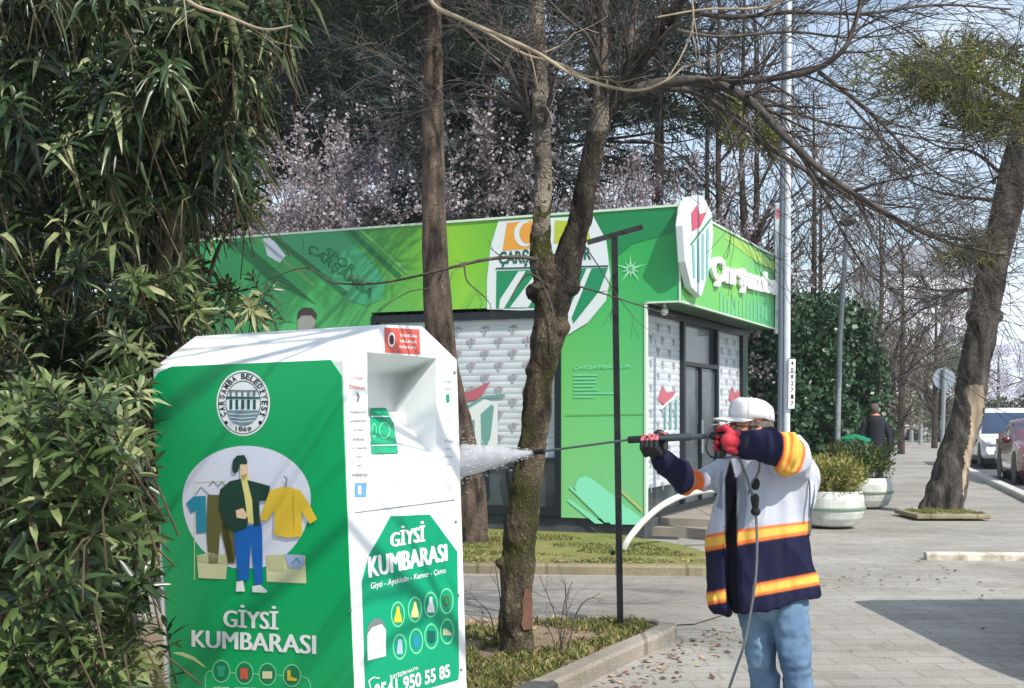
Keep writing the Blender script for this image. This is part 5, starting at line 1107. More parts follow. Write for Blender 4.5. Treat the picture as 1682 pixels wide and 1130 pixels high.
# ================================================================== GRASS, LITTER, TWIGS (uncountable)
grm = M('grass_blade', C(102, 108, 52), .7); grm2 = M('grass_dry', C(150, 138, 92), .8); grm3 = M('grass_green', C(84, 104, 40), .6, transl=.2)
def grass(name, f, n, h, w, mats, seed, loc):
    g = np.random.default_rng(seed); P = []
    while len(P) < n:
        q = f(g)
        if q is not None: P.append(q)
    P = np.array(P); d = np.stack([g.normal(size=n)*.5, g.normal(size=n)*.5, np.ones(n)], 1); d /= np.linalg.norm(d, axis=1)[:, None]
    a = g.random(n)*6.28; s_ = np.stack([np.cos(a), np.sin(a), np.zeros(n)], 1); L = h*(.4+.9*g.random(n))[:, None]; tip = P+d*L; tip[:, :2] += g.normal(size=(n, 2))*h*.3
    V = np.stack([P-s_*w, P+s_*w, P+d*L*.55+s_*w*.7, tip], 1).reshape(-1, 3)
    o = npmesh(name, V, np.arange(n*4).reshape(n, 4), mats, None, mi=g.integers(0, len(mats), n), loc=loc); o['kind'] = 'stuff'; return o
def f_lawn(g):
    x = g.uniform(-3.5, 2.1); y = g.uniform(12.6, 15.6)
    if y > 15.1-(x-1.3)*.45 or x > 2.2-(y-12.6)*.35: return None
    if noise.noise(Vector((x*1.4, y*2.5, 3))) < .02+.15*(y < 13.2): return None
    return (x, y, .05)
grass('grass', f_lawn, 13000, .034, .006, [grm, grm3, grm2], 1, (0, 14, .05))
def f_bed(g):
    x = g.uniform(-1.2, 1.0); y = g.uniform(5.8, 9.1)
    if not inpoly(x, y, [(p[0]+(-.04), p[1]) for p in bed]): return None
    dk = abs((y-7.02)-(x-.1)*1.9)/2.1
    if noise.noise(Vector((x*2.2, y*2.2, 9))) < .25-.9*math.exp(-((dk)/.35)**2)-.5*math.exp(-((y-7.5)/.5)**2)*(abs(x) < .5) or noise.noise(Vector((x*9, y*9, 2))) < -.25: return None
    return (x, y, .045)
grass('grass', f_bed, 7500, .05, .0045, [grm, grm3, grm2, grm], 2, (0, 8, .045))
def litter(name, n, f, mats, seed, loc, sz=.022):
    g = np.random.default_rng(seed); P = []
    while len(P) < n:
        q = f(g)
        if q is not None: P.append(q)
    P = np.array(P); a = g.random(n)*6.28; d = np.stack([np.cos(a), np.sin(a), g.normal(size=n)*.25], 1); s_ = np.stack([-np.sin(a), np.cos(a), g.normal(size=n)*.25], 1); L = sz*(.5+g.random(n))[:, None]
    V = np.stack([P-d*L, P-s_*L*.6, P+d*L, P+s_*L*.6], 1).reshape(-1, 3); V[:, 2] = np.maximum(V[:, 2], P[:, 2].repeat(4)-.004)
    o = npmesh(name, V, np.arange(n*4).reshape(n, 4), mats, None, mi=g.integers(0, len(mats), n), loc=loc); o['kind'] = 'stuff'
lf1 = M('dead_leaf', C(128, 84, 66), .8); lf2 = M('dead_leaf_pale', C(176, 146, 110), .8); lf3 = M('dead_leaf_dark', C(92, 70, 56), .9)
def f_l1(g):
    k = g.random()
    if k < .45:   # along the outer side of the kerb
        y = g.uniform(6.4, 9.2); x = .14+(y-7.02)*.54+.2+abs(g.normal())*.28; return (x, y, -.022)
    if k < .75: x = g.uniform(-.6, .95); y = g.uniform(8.3, 9.1); return (x, y, .052)
    x = g.uniform(1.0, 4.6); y = 11.9+g.normal()*.5
    return (x, y, -.022) if x > 2.2 or y < 12.1 else None
litter('fallen_leaves', 480, f_l1, [lf1, lf2, lf3], 4, (1, 8.5, 0))
def f_l2(g): return (g.uniform(-2.5, 5), g.uniform(6, 16), -.022)
litter('fallen_leaves', 350, f_l2, [lf2, lf3], 5, (1, 11, 0), .014)
def f_l3(g): x = g.uniform(-3, 2.1); return (x, 12.56+abs(g.normal())*.22, .06)
litter('fallen_leaves', 900, f_l3, [lf1, lf2, lf3], 6, (0, 12.6, 0), .02)
# sapling shoots beside the tree foot
g = random.Random(4)
for lab, shoots in (('bare sapling shoots sprouting from the bed just right of the forked tree', [((920, 1075), (925, 1000), (940, 955)), ((925, 1070), (912, 1010), (886, 945)), ((930, 1080), (950, 1000), (985, 975)), ((915, 1080), (905, 1040), (880, 1010)), ((918, 1078), (930, 1020), (928, 960))]),
                    ('thin bare shoots between the container and the forked tree', [((815, 1060), (805, 1010), (782, 985)), ((812, 1062), (822, 1000), (815, 940)), ((818, 1050), (800, 1040), (790, 1020))])):
    b = G(*shoots[0][0], z=.05); mb = MB()
    for s_ in shoots:
        p = catmull([W(x, y, b.y) for x, y in s_], 5); mb.tube(p, lerpr([.005, .0022], len(p)), 5); sprout(mb, p, [.004]*len(p), 4, .14, g, 1, .6, 0, minr=.0013, kids=(1, 2))
    tag(mb.build('sapling', twig_m, loc=b), lab, 'plant')
# red paint mark and dark scar on the forked tree's foot
def on_main(px, py, k_=1.05):
    k = min(range(len(tp_m)), key=lambda i: abs(HY-F*(tp_m[i].z-EYE)/tp_m[i].y-py)); c = tp_m[k]; rad = trd[k]*k_
    x = W(px, py, c.y).x-c.x; x = max(-rad*.96, min(rad*.96, x)); return Vector((c.x+x, c.y-math.sqrt(rad*rad-x*x)-.006, W(px, py, c.y).z))
tp_m = catmull([W(x, y, G(850, 1085).y) for x, y in [(850, 1105), (849, 1060), (847, 1000), (850, 930), (856, 860), (866, 790), (876, 720), (884, 650), (893, 590), (898, 560), (905, 510), (912, 460), (914, 425)]], 5)
mb = MB(); rows = [(862, 872, 965), (858, 876, 985), (859, 877, 1005), (856, 876, 1020), (860, 872, 1030)]
for (a0, a1, ya), (b0, b1, yb) in zip(rows[:-1], rows[1:]):
    for q in range(3): mb.add([on_main(a0+(a1-a0)*q/3, ya), on_main(a0+(a1-a0)*(q+1)/3, ya), on_main(b0+(b1-b0)*(q+1)/3, yb), on_main(b0+(b1-b0)*q/3, yb)], [(0, 1, 2, 3)])
mb.build('paint_mark', M('red_paint_worn', C(122, 72, 58), .9, C(92, 76, 60), 30), mt)

# ================================================================== PEOPLE
navy = M('navy_cloth', C(26, 28, 58), .85, C(34, 36, 66), 8, bump=.35, bscale=9, spec=.2)
silver = M('silver_cloth', C(192, 196, 208), .7, C(172, 178, 194), 6, bump=.35, bscale=8, spec=.3)
orng = M('hivis_orange', C(240, 130, 50), .6, C(226, 112, 40), 12, spec=.3); yelw = M('hivis_yellow', C(250, 208, 70), .5, C(240, 190, 62), 12, spec=.4)
denim = M('denim', C(80, 106, 136), .85, C(122, 150, 176), 5, (1, 1, .6), bump=.4, bscale=11, spec=.15)
skin = M('skin', C(206, 150, 122), .5, C(192, 132, 108), 9, spec=.4); hair = M('grey_hair', C(70, 60, 54), .9, C(110, 100, 92), 40)
capm = M('cap_white', C(226, 226, 224), .8, C(214, 214, 214), 8, bump=.15, bscale=20, spec=.2)
glr = M('glove_red', C(196, 46, 62), .7, C(176, 34, 52), 20); glb = M('glove_black', C(26, 26, 30), .7, C(38, 38, 42), 20); glp = M('glove_pink', C(196, 96, 104), .7)
blkcloth = M('black_cloth', C(18, 20, 34), .9)
D = 5.67; feet = Vector(((1290-CX)/F*D, D, 0))
wk = thing('person', 'worker in white cap, orange-banded navy and silver jacket and jeans, aiming a washing lance', 'person', feet)
P_ = lambda x, y, d: W(x, y, d)
# joints
nS = P_(1300, 757, 5.58); nE = P_(1291, 741, 5.36); nW = P_(1214, 727, 5.30); nH = P_(1190, 724, 5.29)
fS = P_(1205, 778, 5.84); fE = P_(1136, 790, 5.72); fW = P_(1085, 756, 5.56); fH = P_(1073, 727, 5.51)
neck = P_(1258, 742, 5.67); head = P_(1231, 700, 5.62)
hipn = P_(1294, 985, 5.63); hipf = P_(1243, 992, 5.74); kn = P_(1306, 1085, 5.58); kf = P_(1253, 1085, 5.70); an_ = Vector((P_(1322, 1225, 5.66).x, 5.66, .09)); af = Vector((P_(1264, 1225, 5.80).x, 5.80, .09))
chest = P_(1265, 810, 5.70); belly = P_(1256, 900, 5.68); pel = P_(1270, 965, 5.68)
# fingers gripping a rod: A axis through c, palm side vector q, forearm arrives from fa
def grip(mb, c, A, q, thumb_dir, s=1.0, rr=.018, wrist=None):
    A = A.normalized(); q = (q-A*q.dot(A)).normalized(); w_ = A.cross(q)*thumb_dir
    R0 = rr+.012*s
    def pt(an, r_, o): return c+A*o+(q*math.cos(an)+w_*math.sin(an))*r_
    for i in range(4):
        o = (i-1.5)*.0215*s; ln_ = (.92, 1.05, 1.0, .84)[i]
        pts = [pt(R(-8), R0+.018*s, o*1.05), pt(R(42), R0+.020*s, o*1.08), pt(R(42+62*ln_), R0+.012*s, o), pt(R(42+118*ln_), R0+.006*s, o), pt(R(42+165*ln_), R0+.003*s, o)]
        rad = [.0125, .0128, .0115, .0105, .0088]
        for a, b, ra, rb in zip(pts[:-1], pts[1:], rad[:-1], rad[1:]): mb.capsule(a, b, ra*s, rb*s, 10)
    # palm
    for i in range(4): o = (i-1.5)*.0215*s; mb.capsule(pt(R(-8), R0+.018*s, o), pt(R(-75), R0+.026*s, o*.8), .0145*s, .016*s, 10)
    k = (wrist-c); hb = pt(R(-80), R0+.03*s, 0)
    mb.capsule(hb, wrist, .027*s, .027*s, 14)
    sgn = 1
    tb = [pt(R(-78), R0+.018*s, .036*s*sgn), pt(R(-40), R0+.012*s, .052*s*sgn), pt(R(-100), R0+.008*s, .048*s*sgn), pt(R(-150), R0+.006*s, .040*s*sgn)]
    mb.capsule(tb[0], tb[2], .0165*s, .0135*s, 10); mb.capsule(tb[2], tb[3], .0135*s, .0105*s, 10)
# lance line
noz = P_(879, 743, 5.77); lanceA = P_(1035, 722, 5.56); lanceB = P_(1168, 716, 5.31); ldir = (lanceB-lanceA).normalized()
# bare body: one continuous surface
mb = MB()
hd = (Vector((-1, -.34, -.03))).normalized(); hs = Vector((.27, -.96, 0)).normalized(); hu = hd.cross(hs); hu = hu if hu.z > 0 else -hu
def HP(f, s, u): return head+hd*f+hs*s+hu*u
rotH = Matrix((hd, hs, hu)).transposed()
mb.ell(HP(-.012, 0, .035), (.098, .078, .10), 20, rot=rotH)      # cranium
mb.ell(HP(.03, 0, -.03), (.066, .062, .088), 18, rot=rotH)       # face
mb.ell(HP(.045, 0, -.088), (.036, .036, .03), 14, rot=rotH)      # chin
mb.ell(HP(.098, 0, -.018), (.013, .012, .026), 10, rot=rotH)     # nose bridge
mb.ell(HP(.108, 0, -.036), (.015, .016, .012), 10, rot=rotH)     # nose tip
mb.ell(HP(.082, 0, -.066), (.012, .024, .007), 10, rot=rotH)     # lips
mb.ell(HP(.082, 0, -.078), (.011, .021, .007), 10, rot=rotH)
mb.ell(HP(.078, 0, .012), (.018, .05, .012), 12, rot=rotH)       # brow
for sx in (1, -1):
    mb.ell(HP(.055, sx*.04, -.035), (.03, .018, .022), 12, rot=rotH)   # cheek
    mb.ell(HP(-.006, sx*.074, -.022), (.018, .008, .032), 12, rot=rotH); mb.ell(HP(-.012, sx*.082, -.018), (.010, .006, .022), 10, rot=rotH)
mb.capsule(neck+Vector((0, 0, -.06)), HP(-.02, 0, -.06), .062, .055)
mb.capsule(chest, neck+Vector((0, 0, -.05)), .13, .07); mb.capsule(pel, chest, .13, .135)
for a, b, ra, rb in ((nS, nE, .04, .03), (nE, nW, .03, .024), (fS, fE, .04, .03), (fE, fW, .03, .022), (hipn, kn, .062, .045), (kn, an_, .045, .034), (hipf, kf, .062, .045), (kf, af, .045, .034), (pel, hipn, .10, .06), (pel, hipf, .10, .06), (chest, nS, .09, .06), (chest, fS, .09, .06)): mb.capsule(a, b, ra, rb)
mb.capsule(nW, nH+(nW-nH)*.3, .028, .03); mb.capsule(fW, fH+(fW-fH)*.5, .022, .022)
put(remesh(mb, .006, 4), 'body', [skin], wk)
# eyes, brows, hair
mb = MB()
for sx in (1, -1): mb.ell(HP(.083, sx*.031, -.006), (.010, .013, .010), 12, rot=rotH)
mb.build('eyes', M('eye_white', C(220, 214, 206), .2, C(60, 44, 36), 60), wk, smooth=True)
mb = MB(); mb.ell(HP(-.035, 0, .0), (.085, .083, .085), 18, rot=rotH)
for sx in (1, -1): mb.ell(HP(.01, sx*.068, .0), (.03, .012, .035), 12, rot=rotH); mb.capsule(HP(.096, sx*.016, .016), HP(.088, sx*.05, .014), .005, .004, 8)
put(remesh(mb, .006, 2), 'hair', [hair], wk)
# glasses arm / dark frame
mb = MB()
for sx in (1, -1):
    mb.tube([HP(.104, sx*.012, -.002), HP(.103, sx*.02, .012), HP(.097, sx*.05, .010), HP(.094, sx*.055, -.006), HP(.098, sx*.045, -.022), HP(.103, sx*.02, -.02), HP(.104, sx*.012, -.002)], .0022, 6); mb.tube([HP(.096, sx*.055, .004), HP(.05, sx*.076, .004), HP(-.01, sx*.085, .0)], .0025, 6)
mb.build('glasses', rubber, wk)
# cap
mb = MB(); cc = HP(-.012, 0, .058); n = 36; rings = 9; vs = []; fs = []
for i in range(rings+1):
    th = math.pi/2*i/rings
    for k in range(n):
        a = 2*math.pi*k/n; rr_c = math.cos(th)**.62
        x = .112*math.cos(a)*rr_c; y = .090*math.sin(a)*rr_c; z = .072*math.sin(th)**1.05+.012*math.cos(a)*math.sin(2*th)+.0018*noise.noise(Vector((x*40, y*40, i)))-.0015*(k % 6 == 0)-.022*(i == 0)
        if i <= 1: z += -.018*(math.cos(a) < -.2)*(-math.cos(a))
        vs.append(cc+hd*x+hs*y+hu*z)
for i in range(rings):
    for k in range(n): fs.append((i*n+k, i*n+(k+1) % n, (i+1)*n+(k+1) % n, (i+1)*n+k))
seam = [[Vector(vs[i*n+k])+(Vector(vs[i*n+k])-cc).normalized()*.0015 for i in range(rings)] for k in range(0, n, 6)]
mb.add(vs, fs); cp = mb.build('cap', capm, wk, smooth=True); sm_ = cp.modifiers.new('thick', 'SOLIDIFY'); sm_.thickness = .005
mb = MB()
for s_ in seam: mb.tube(s_, .0016, 5)
mb.build('seams', M('cap_seam', C(168, 168, 170), .9), cp)
mb = MB(); mb.ell(cc+hu*.072, (.008, .008, .005), 10); mb.build('button', capm, cp, smooth=True)
mb = MB(); vs = []; fs = []; nn = 13; ms_ = 7
for i in range(nn):
    a = -1.25+2.5*i/(nn-1)
    for j in range(ms_):
        f = j/(ms_-1); ext = .088*math.cos(a*.92)**.55*f
        x = .112*math.cos(a)+ext; y = .091*math.sin(a)*(1+.05*f); z = -.010-.006*f**1.3-.03*(y/.09)**2*.6
        vs.append(cc+hd*x+hs*y+hu*z)
for i in range(nn-1):
    for j in range(ms_-1): k = i*ms_+j; fs.append((k, k+1, k+ms_+1, k+ms_))
mb.add(vs, fs); br_ = mb.build('brim', capm, cp, smooth=True); sm_ = br_.modifiers.new('thick', 'SOLIDIFY'); sm_.thickness = .004
# jeans
mb = MB()
mb.capsule(P_(1272, 950, 5.68), P_(1270, 978, 5.69), .14, .14, 20)
for h_, k_, a_, hr in ((hipn, kn, an_, .098), (hipf, kf, af, .094)):
    mb.capsule(h_, k_, hr, .071, 18); mb.capsule(k_, a_+Vector((0, 0, .02)), .07, .062, 18); mb.capsule(a_+Vector((.0, 0, .05)), a_+Vector((0, 0, .0)), .072, .07, 16)
me = remesh(mb, .008, 5)
folds(me, .003, 22, (.8, .8, 1.1), 6); folds(me, .010, 6.5, (1.2, 1.2, .9), 12); folds(me, .005, 12, (.5, .5, 1.3), 3, lambda p: .5+1.0*math.exp(-((p.z-.48)/.16)**2)+.8*math.exp(-((p.z-.12)/.1)**2))
je = put(me, 'jeans', [denim], wk)
# shoes
for a_ in (an_, af):
    mb = MB(); d = Vector((-1, -.25, 0)).normalized(); mb.capsule(a_+Vector((.04, 0, -.04)), a_+d*.10+Vector((0, 0, -.05)), .045, .042); mb.capsule(a_+d*.1+Vector((0, 0, -.05)), a_+d*.19+Vector((0, 0, -.055)), .042, .034); mb.capsule(a_+Vector((0, 0, .03)), a_+Vector((.01, 0, -.03)), .05, .05)
    m_ = remesh(mb, .007, 4)
    for v in m_.vertices: v.co.z = max(v.co.z, .0)
    put(m_, 'shoe', [rubber], wk)
# jacket torso: rings lofted, with an open front
rings_ = [(712, 1232, 1290, .055, 5.66), (722, 1218, 1308, .085, 5.66), (736, 1204, 1322, .11, 5.66), (755, 1192, 1330, .135, 5.67), (780, 1184, 1336, .155, 5.68), (815, 1178, 1338, .17, 5.69), (850, 1170, 1333, .175, 5.69), (885, 1163, 1330, .18, 5.69), (920, 1162, 1332, .19, 5.69), (955, 1164, 1337, .19, 5.69), (978, 1167, 1343, .20, 5.69), (990, 1170, 1345, .20, 5.69)]
def shear(x_px, py): k = min(1, max(0, (py-790)/110)); return -.185*k*(x_px-1255)
mb = MB(); n = 96; vs = []; fs = []
for py, xl, xr, b, yc in rings_:
    xc = (xl+xr)/2; a = (xr-xl)/2
    for k in range(n):
        an = 2*math.pi*k/n; cx_ = math.cos(an); cy_ = math.sin(an)
        e = .82; ux = math.copysign(abs(cx_)**e, cx_); uy = math.copysign(abs(cy_)**e, cy_)
        r_ = 1
        if cy_ < 0 and py > 745: r_ = 1-.34*math.exp(-(((cx_+.63)/.075)**4))*min(1, (py-745)/60)
        px = xc+a*ux; dd = yc+b*uy*r_ ; 
        p = W(px, py+shear(px, py), 5.67); vs.append(Vector((p.x, dd, p.z)))
for i in range(len(rings_)-1):
    for k in range(n): fs.append((i*n+k, i*n+(k+1) % n, (i+1)*n+(k+1) % n, (i+1)*n+k))
fs.append(tuple(range(n))); fs.append(tuple(range((len(rings_)-1)*n, len(rings_)*n))[::-1])
mb.add(vs, fs)
# shoulders and sleeves
mb.capsule(P_(1272, 762, 5.66), nS, .105, .095, 20); mb.capsule(P_(1312, 790, 5.68), nS+Vector((.01, .02, -.01)), .085, .095, 18)
mb.capsule(nS, nE, .095, .08, 20); mb.capsule(nE, nW, .078, .056, 20)
mb.capsule(P_(1225, 780, 5.78), fS, .09, .082, 18); mb.capsule(fS, fE, .078, .066, 20); mb.capsule(fE, fW, .064, .046, 20)
# dangling corner of the open front panel
mb.capsule(P_(1176, 985, 5.60), P_(1177, 1000, 5.60), .02, .012, 10)
# collar
mb.capsule(P_(1228, 748, 5.62), P_(1290, 740, 5.62), .06, .06, 14)
me = remesh(mb, .0052, 7, .5)
def amp(p):
    # fewer folds on the flat back, more near elbows
    e = min((p-nE).length, (p-fE).length, (p-nS).length, (p-fS).length); return .7+1.2*math.exp(-(e/.14)**2)
folds(me, .022, 4.2, (1.2, 1.2, .6), 9, amp); folds(me, .008, 10, (1, 1, .6), 2, amp); folds(me, .012, 8, (1.5, 1.5, .3), 21)
def segd(p, a, b):
    d = b-a; t_ = max(0, min(1, (p-a).dot(d)/d.dot(d))); return (p-(a+d*t_)).length, t_
def jz(p):
    px = CX+F*p.x/p.y; py = HY-F*(p.z-EYE)/p.y
    dn, tn = segd(p, nE, nW); du, tu = segd(p, nS, nE)
    df, tf = segd(p, fE, fW); dg, tg = segd(p, fS, fE)
    if p.y < 5.50 and (dn < .1 or du < .11):
        if dn <= du or tu >= .98: 
            if tn > .03: 
                return 0 if tn > .22 else (2 if tn > .16 or tn < .08 else 3)
        if tu > .72: return 2 if tu < .8 else 3
        return 1
    if (df < .085 or dg < .09) and px < 1182:
        if tf > .03: return 0 if tf > .10 else 2
        if tg > .86: return 2
        return 1
    # torso
    yb = py+ .185*min(1, max(0, (py-790)/110))*(px-1255)
    if p.y < 5.66 and abs(px-(1200+(py-780)*.012)) < min(10, (py-752)*.28) and py > 752: return 4
    if 864 < yb < 888: return 2 if (yb < 869 or yb > 882) else 3
    if yb <= 864: return 5 if (p.y < 5.66 and abs(px-1218-3*math.sin(py/18)) < 7) or (p.y < 5.66 and px < 1187 and py < 838+8*noise.noise(p*12)) else 1  # grey placket strip; upper left panel's shade is put into the cloth colour
    if 956 < yb < 977 and (px > 1238 or px < 1192): return 2 if (yb < 960 or yb > 972) else 3
    return 0
# smooth-edged zones need a fine mesh
jm = M('jacket_cloth', (1, 1, 1, 1), .8, None, bump=.15, bscale=30, spec=.2)
if not jm.node_tree.nodes.get('zone'):
    an_n = jm.node_tree.nodes.new('ShaderNodeAttribute'); an_n.name = 'zone'; an_n.attribute_name = 'cloth_colour'; jm.node_tree.links.new(an_n.outputs['Color'], jm.node_tree.nodes['Principled BSDF'].inputs['Base Color'])
ZC = [C(26, 28, 56), C(184, 189, 202), C(226, 118, 58), C(232, 182, 84), C(14, 16, 28), C(134, 140, 154)]
ca_ = me.color_attributes.new('cloth_colour', 'FLOAT_COLOR', 'POINT'); gj = random.Random(3); buf = []
for v in me.vertices:
    p = v.co.copy(); z0_ = jz(p); acc = [0, 0, 0]; ks = [z0_]
    offs = [(.004, 0, 0), (-.004, 0, 0), (0, 0, .004), (0, 0, -.004), (.0025, 0, .0025), (-.0025, 0, -.0025)]
    ks += [jz(p+Vector(o_)) for o_ in offs]
    for k_ in ks:
        for q_ in range(3): acc[q_] += ZC[k_][q_]/len(ks)
    buf += acc+[1]
ca_.data.foreach_set('color', buf)
jk = put(me, 'jacket', [jm], wk)
# chest strap / seam pieces
mb = MB(); mb.tube(catmull([P_(1331, 765, 5.62), P_(1337, 800, 5.60), P_(1333, 840, 5.59), P_(1330, 880, 5.585)], 6), .005, 6); mb.tube(catmull([P_(1325, 770, 5.55), P_(1330, 800, 5.53), P_(1329, 850, 5.53)], 6), .004, 6); mb.build('side_strap', M('strap_grey', C(86, 92, 100), .7), jk)
# gloves
mb = MB(); grip(mb, fH, ldir, (fW-fH), -1, 1.12, .017, fW+(fH-fW)*.12)
me = remesh(mb, .0028, 3)
def gz(p):
    d = (p-fH); ax_ = d-ldir*d.dot(ldir); return 1 if (ax_.z > .012 and ax_.y < .012 and noise.noise(p*70) > -.25) else 0
put(me, 'glove', [glb, glp], wk, gz)
mb = MB(); mb.capsule(fW+(fH-fW)*.1, fW+(fE-fW)*.02, .044, .046, 18); put(remesh(mb, .004, 3), 'glove_cuff', [glb], wk)
hA = Vector((.15, .05, 1)).normalized()
mb = MB(); grip(mb, nH, hA, (nW-nH)+Vector((0, -.02, 0)), 1, 1.15, .017, nW+(nH-nW)*.1)
put(remesh(mb, .0028, 3), 'glove', [glr], wk)
mb = MB(); mb.capsule(nW+(nH-nW)*.35, nW+(nE-nW)*.06, .042, .05, 18); put(remesh(mb, .004, 3), 'glove_cuff', [glb], wk)

# ------------------------------------------------------------------ washing lance, hose and spray
ln = thing('washing_lance', 'long grey pressure-washer lance with black grips held by the worker', 'pressure washer', nH)
mb = MB(); mb.tube([noz, lanceA], .0055, 10); mb.tube([lanceA, lanceB], .009, 10); mb.build('tube', M('lance_steel', C(96, 104, 108), .4, metal=.5), ln)
mb = MB(); mb.tube([noz-(lanceA-noz).normalized()*.02, noz+(lanceA-noz).normalized()*.05], [.009, .015], 10); mb.build('nozzle', black, ln)
mb = MB(); mb.tube([P_(1033, 722.5, 5.565), P_(1058, 721, 5.525)], .0165, 14); mb.tube([P_(1058, 721, 5.525), P_(1096, 719.5, 5.455)], .0155, 14); mb.build('foregrip', M('grip_green_black', C(20, 34, 28), .6), ln)
mb = MB(); mb.tube([P_(1096, 719, 5.455), P_(1135, 717.5, 5.38)], .0165, 14); mb.tube([P_(1135, 717.5, 5.38), P_(1168, 716, 5.31)], .0125, 12); mb.build('sleeve', M('sleeve_grey', C(60, 72, 78), .5), ln)
mb = MB(); mb.tube([lanceB, P_(1192, 714, 5.29), P_(1206, 712, 5.29)], [.018, .022, .018], 12); mb.tube([nH+hA*.06, nH-hA*.075], [.017, .015], 12); mb.build('trigger_gun', black, ln)
mb = MB(); mb.tube(catmull([P_(1163, 716, 5.3), P_(1160, 736, 5.27), P_(1168, 750, 5.27), P_(1185, 752, 5.27)], 6), .004, 8); mb.build('trigger_guard', black, ln)
hose_m = M('hose_grey', C(104, 110, 112), .55, C(84, 90, 94), 20)
mb = MB()
h1 = catmull([nH-hA*.075, P_(1196, 752, 5.27), P_(1212, 752, 5.27), P_(1222, 772, 5.30), P_(1232, 800, 5.36), P_(1240, 830, 5.42), P_(1243, 870, 5.44), P_(1243, 920, 5.43), P_(1240, 960, 5.42), P_(1232, 1010, 5.42), P_(1222, 1060, 5.40), P_(1210, 1095, 5.38), P_(1196, 1135, 5.35), P_(1175, 1190, 5.2), Vector((.8, 5.0, .02)), Vector((.7, 4.3, -.015)), Vector((1.2, 3.4, -.015)), Vector((2.4, 2.6, -.015))], 8)
mb.tube(h1, .0062, 10); h2 = catmull([P_(1160, 718, 5.3), P_(1168, 700, 5.28), P_(1183, 697, 5.3)], 6); mb.tube(h2, .004, 8)
h3 = catmull([P_(1248, 752, 5.34), P_(1246, 775, 5.38), P_(1234, 795, 5.41), P_(1229, 812, 5.43)], 6); mb.tube(h3, .0045, 8)
tag(mb.build('hose', hose_m, loc=h1[0], smooth=True), 'thin grey high-pressure hose hanging from the trigger gun down past the jeans', 'hose')
mb = MB(); q = P_(1241, 840, 5.41); mb.ell(q, (.022, .022, .02), 14); mb.capsule(q, P_(1240, 818, 5.4), .012, .02, 12); mb.ell(P_(1241, 795, 5.42), (.02, .018, .03), 12); mb.build('swivel_knob', rubber, ln, smooth=True)
# water spray
spd = (P_(757, 757, 5.84)-noz); 
wv = bpy.data.materials.new('water_spray'); wv.use_nodes = True; nt = wv.node_tree; nt.nodes.clear(); o_ = nt.nodes.new('ShaderNodeOutputMaterial')
at_ = nt.nodes.new('ShaderNodeAttribute'); at_.attribute_name = 'spray'; nn_ = nt.nodes.new('ShaderNodeTexNoise'); nn_.inputs['Scale'].default_value = 1; nn_.inputs['Detail'].default_value = 5; nn_.inputs['Roughness'].default_value = .6
nt.links.new(at_.outputs['Vector'], nn_.inputs[0]); mm = nt.nodes.new('ShaderNodeMapRange'); mm.inputs[1].default_value = .32; mm.inputs[2].default_value = .75; mm.inputs[3].default_value = .16; mm.inputs[4].default_value = .5; nt.links.new(nn_.outputs[0], mm.inputs[0])
tr_n = nt.nodes.new('ShaderNodeBsdfTransparent'); df = nt.nodes.new('ShaderNodeBsdfDiffuse'); df.inputs[0].default_value = (.9, .92, .95, 1); tl = nt.nodes.new('ShaderNodeBsdfTranslucent'); tl.inputs[0].default_value = (.9, .92, .95, 1); m1 = nt.nodes.new('ShaderNodeMixShader'); m2 = nt.nodes.new('ShaderNodeMixShader')
nt.links.new(df.outputs[0], m1.inputs[1]); nt.links.new(tl.outputs[0], m1.inputs[2]); nt.links.new(mm.outputs[0], m2.inputs[0]); nt.links.new(tr_n.outputs[0], m2.inputs[1]); nt.links.new(m1.outputs[0], m2.inputs[2]); nt.links.new(m2.outputs[0], o_.inputs[0])
u = spd.normalized(); up_ = Vector((0, 0, 1)); sd2 = u.cross(up_).normalized(); mb = MB(); sv = []
for sh in range(5):
    q = (sh+1)/5; n = 22; m = 10; vs = []; fs = []
    for i in range(m+1):
        f = i/m; c = noz+spd*f
        for k in range(n):
            a = 2*math.pi*k/n; wob_ = 1+.10*noise.noise(Vector((math.cos(a)*2, math.sin(a)*2, f*1.5+sh*9)))*f*3
            vs.append(c+up_*(math.sin(a)*(.006+.078*f)*q*wob_)+sd2*(math.cos(a)*(.006+.05*f)*q*wob_)); sv.append((f*1.0+sh*5, 2.6*math.cos(a)+sh, 2.6*math.sin(a)))
    for i in range(m):
        for k in range(n): fs.append((i*n+k, i*n+(k+1) % n, (i+1)*n+(k+1) % n, (i+1)*n+k))
    mb.add(vs, fs)
o = mb.build('water_spray', wv, loc=noz, smooth=True); o['kind'] = 'stuff'
at2 = o.data.attributes.new('spray', 'FLOAT_VECTOR', 'POINT'); at2.data.foreach_set('vector', [q for v in sv for q in v])
g = np.random.default_rng(8); nd = 260; f = g.random(nd)**.8; rr = .85+.4*g.random(nd); a = g.random(nd)*6.28; L = .006+.02*g.random(nd)
c = np.array(noz)[None]+np.array(spd)[None]*f[:, None]+np.array(up_)[None]*(np.sin(a)*rr*(.012+.09*f))[:, None]+np.array(sd2)[None]*(np.cos(a)*rr*(.01+.06*f))[:, None]
c[:60] = np.array(noz)+np.array(spd)*.97+g.normal(size=(60, 3))*np.array([.035, .05, .07])+np.array([.03, 0, 0])
dd = np.array(u)[None]+g.normal(size=(nd, 3))*.12; s_ = np.cross(dd, g.normal(size=(nd, 3))); s_ /= np.linalg.norm(s_, axis=1)[:, None]; w_ = (.0006+.0008*g.random(nd))[:, None]
t_ = np.cross(dd, s_); t_ /= np.linalg.norm(t_, axis=1)[:, None]
V = np.stack([c-dd*L[:, None]*.5, c+s_*w_, c+t_*w_, c-s_*w_-t_*w_, c+dd*L[:, None]*.5], 1).reshape(-1, 3)
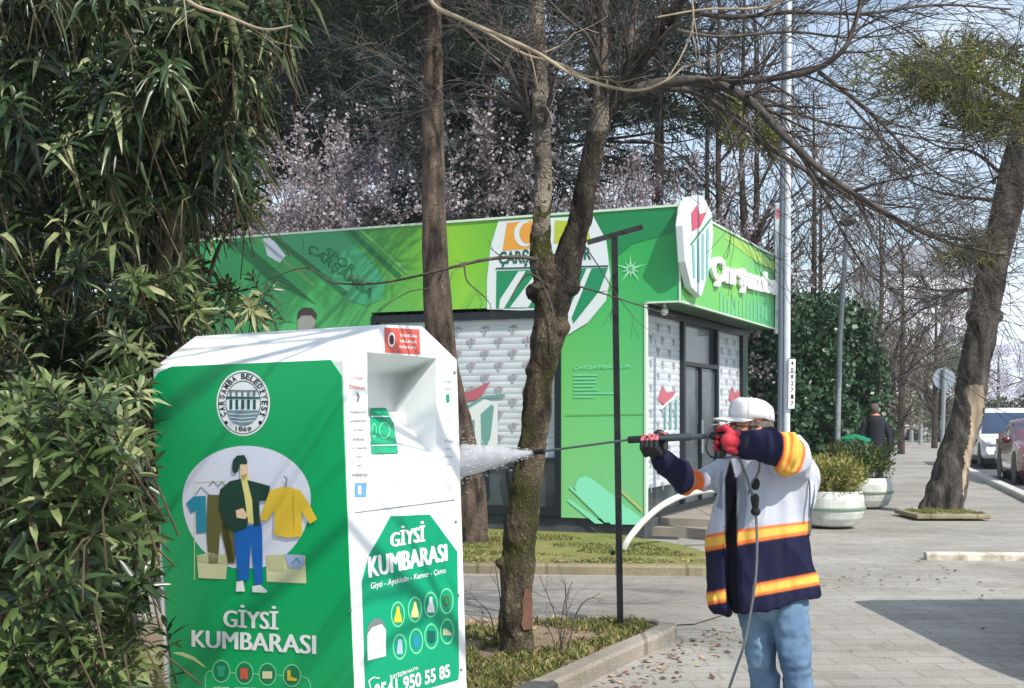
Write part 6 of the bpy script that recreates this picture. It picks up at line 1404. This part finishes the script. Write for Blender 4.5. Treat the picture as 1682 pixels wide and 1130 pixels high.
Fb = np.array([(0, 1, 2), (0, 2, 3), (0, 3, 1), (4, 2, 1), (4, 3, 2), (4, 1, 3)]); Fc = (Fb[None]+(np.arange(nd)*5)[:, None, None]).reshape(-1, 3)
npmesh('water_droplets', V, Fc, [M('water_white', C(246, 248, 250), .3)], None, loc=noz)['kind'] = 'stuff'

# ------------------------------------------------------------------ man in black far down the path
D = 24.6; c0 = Vector(((1437-CX)/F*D, D, 0)); pn = thing('person', 'distant man in dark clothes standing behind the planters by the green litter bin', 'person', c0)
mb = MB(); q = lambda x, y, z: c0+Vector((x, y, z))
for a, b, ra, rb in ((q(-.1, 0, .9), q(-.12, 0, .5), .1, .07), (q(-.12, 0, .5), q(-.12, 0, .08), .07, .05), (q(.1, 0, .9), q(.13, .05, .5), .1, .07), (q(.13, .05, .5), q(.14, .1, .08), .07, .05), (q(0, 0, .92), q(0, 0, 1.4), .17, .19), (q(0, 0, 1.4), q(-.02, -.02, 1.56), .08, .06),
                     (q(-.2, 0, 1.38), q(-.3, .02, 1.1), .07, .055), (q(-.3, .02, 1.1), q(-.22, -.15, .92), .055, .04), (q(.2, 0, 1.38), q(.3, .02, 1.1), .07, .055), (q(.3, .02, 1.1), q(.28, -.12, .86), .055, .04)): mb.capsule(a, b, ra, rb)
mb.ell(q(-.03, -.03, 1.66), (.085, .1, .12), 16)
def dz(p):
    z = p.z; return 2 if z > 1.55 else (0 if z > .92 else 1)
put(remesh(mb, .016, 3), 'body', [M('dark_coat', C(26, 28, 40), .9), M('dark_trousers', C(34, 36, 44), .9), skin], pn, dz)
mb = MB(); mb.ell(q(-.03, -.045, 1.685), (.1, .115, .115), 14); mb.build('hair', hair, pn, smooth=True)
# unseen van added outside the frame on the right to cast the paving shadow
make_vehicle('parked_van', 'unseen white van added outside the frame on the right to cast the long shadow', (5.02, 6.85, -.02), R(2), 4.9, 1.9, 1.95, van_p, 'van', '')

# ------------------------------------------------------------------ thin spring haze over the whole place
hm = bpy.data.materials.new('air_haze'); hm.use_nodes = True; nt = hm.node_tree; nt.nodes.clear(); o_ = nt.nodes.new('ShaderNodeOutputMaterial'); pv = nt.nodes.new('ShaderNodeVolumePrincipled')
pv.inputs['Color'].default_value = (.93, .96, 1, 1); pv.inputs['Density'].default_value = .0006; pv.inputs['Anisotropy'].default_value = .3; nt.links.new(pv.outputs[0], o_.inputs['Volume'])
mb = MB(); mb.box((0, 145, 8.5), (540, 390, 20)); hz = mb.build('haze', hm); hz['kind'] = 'stuff'
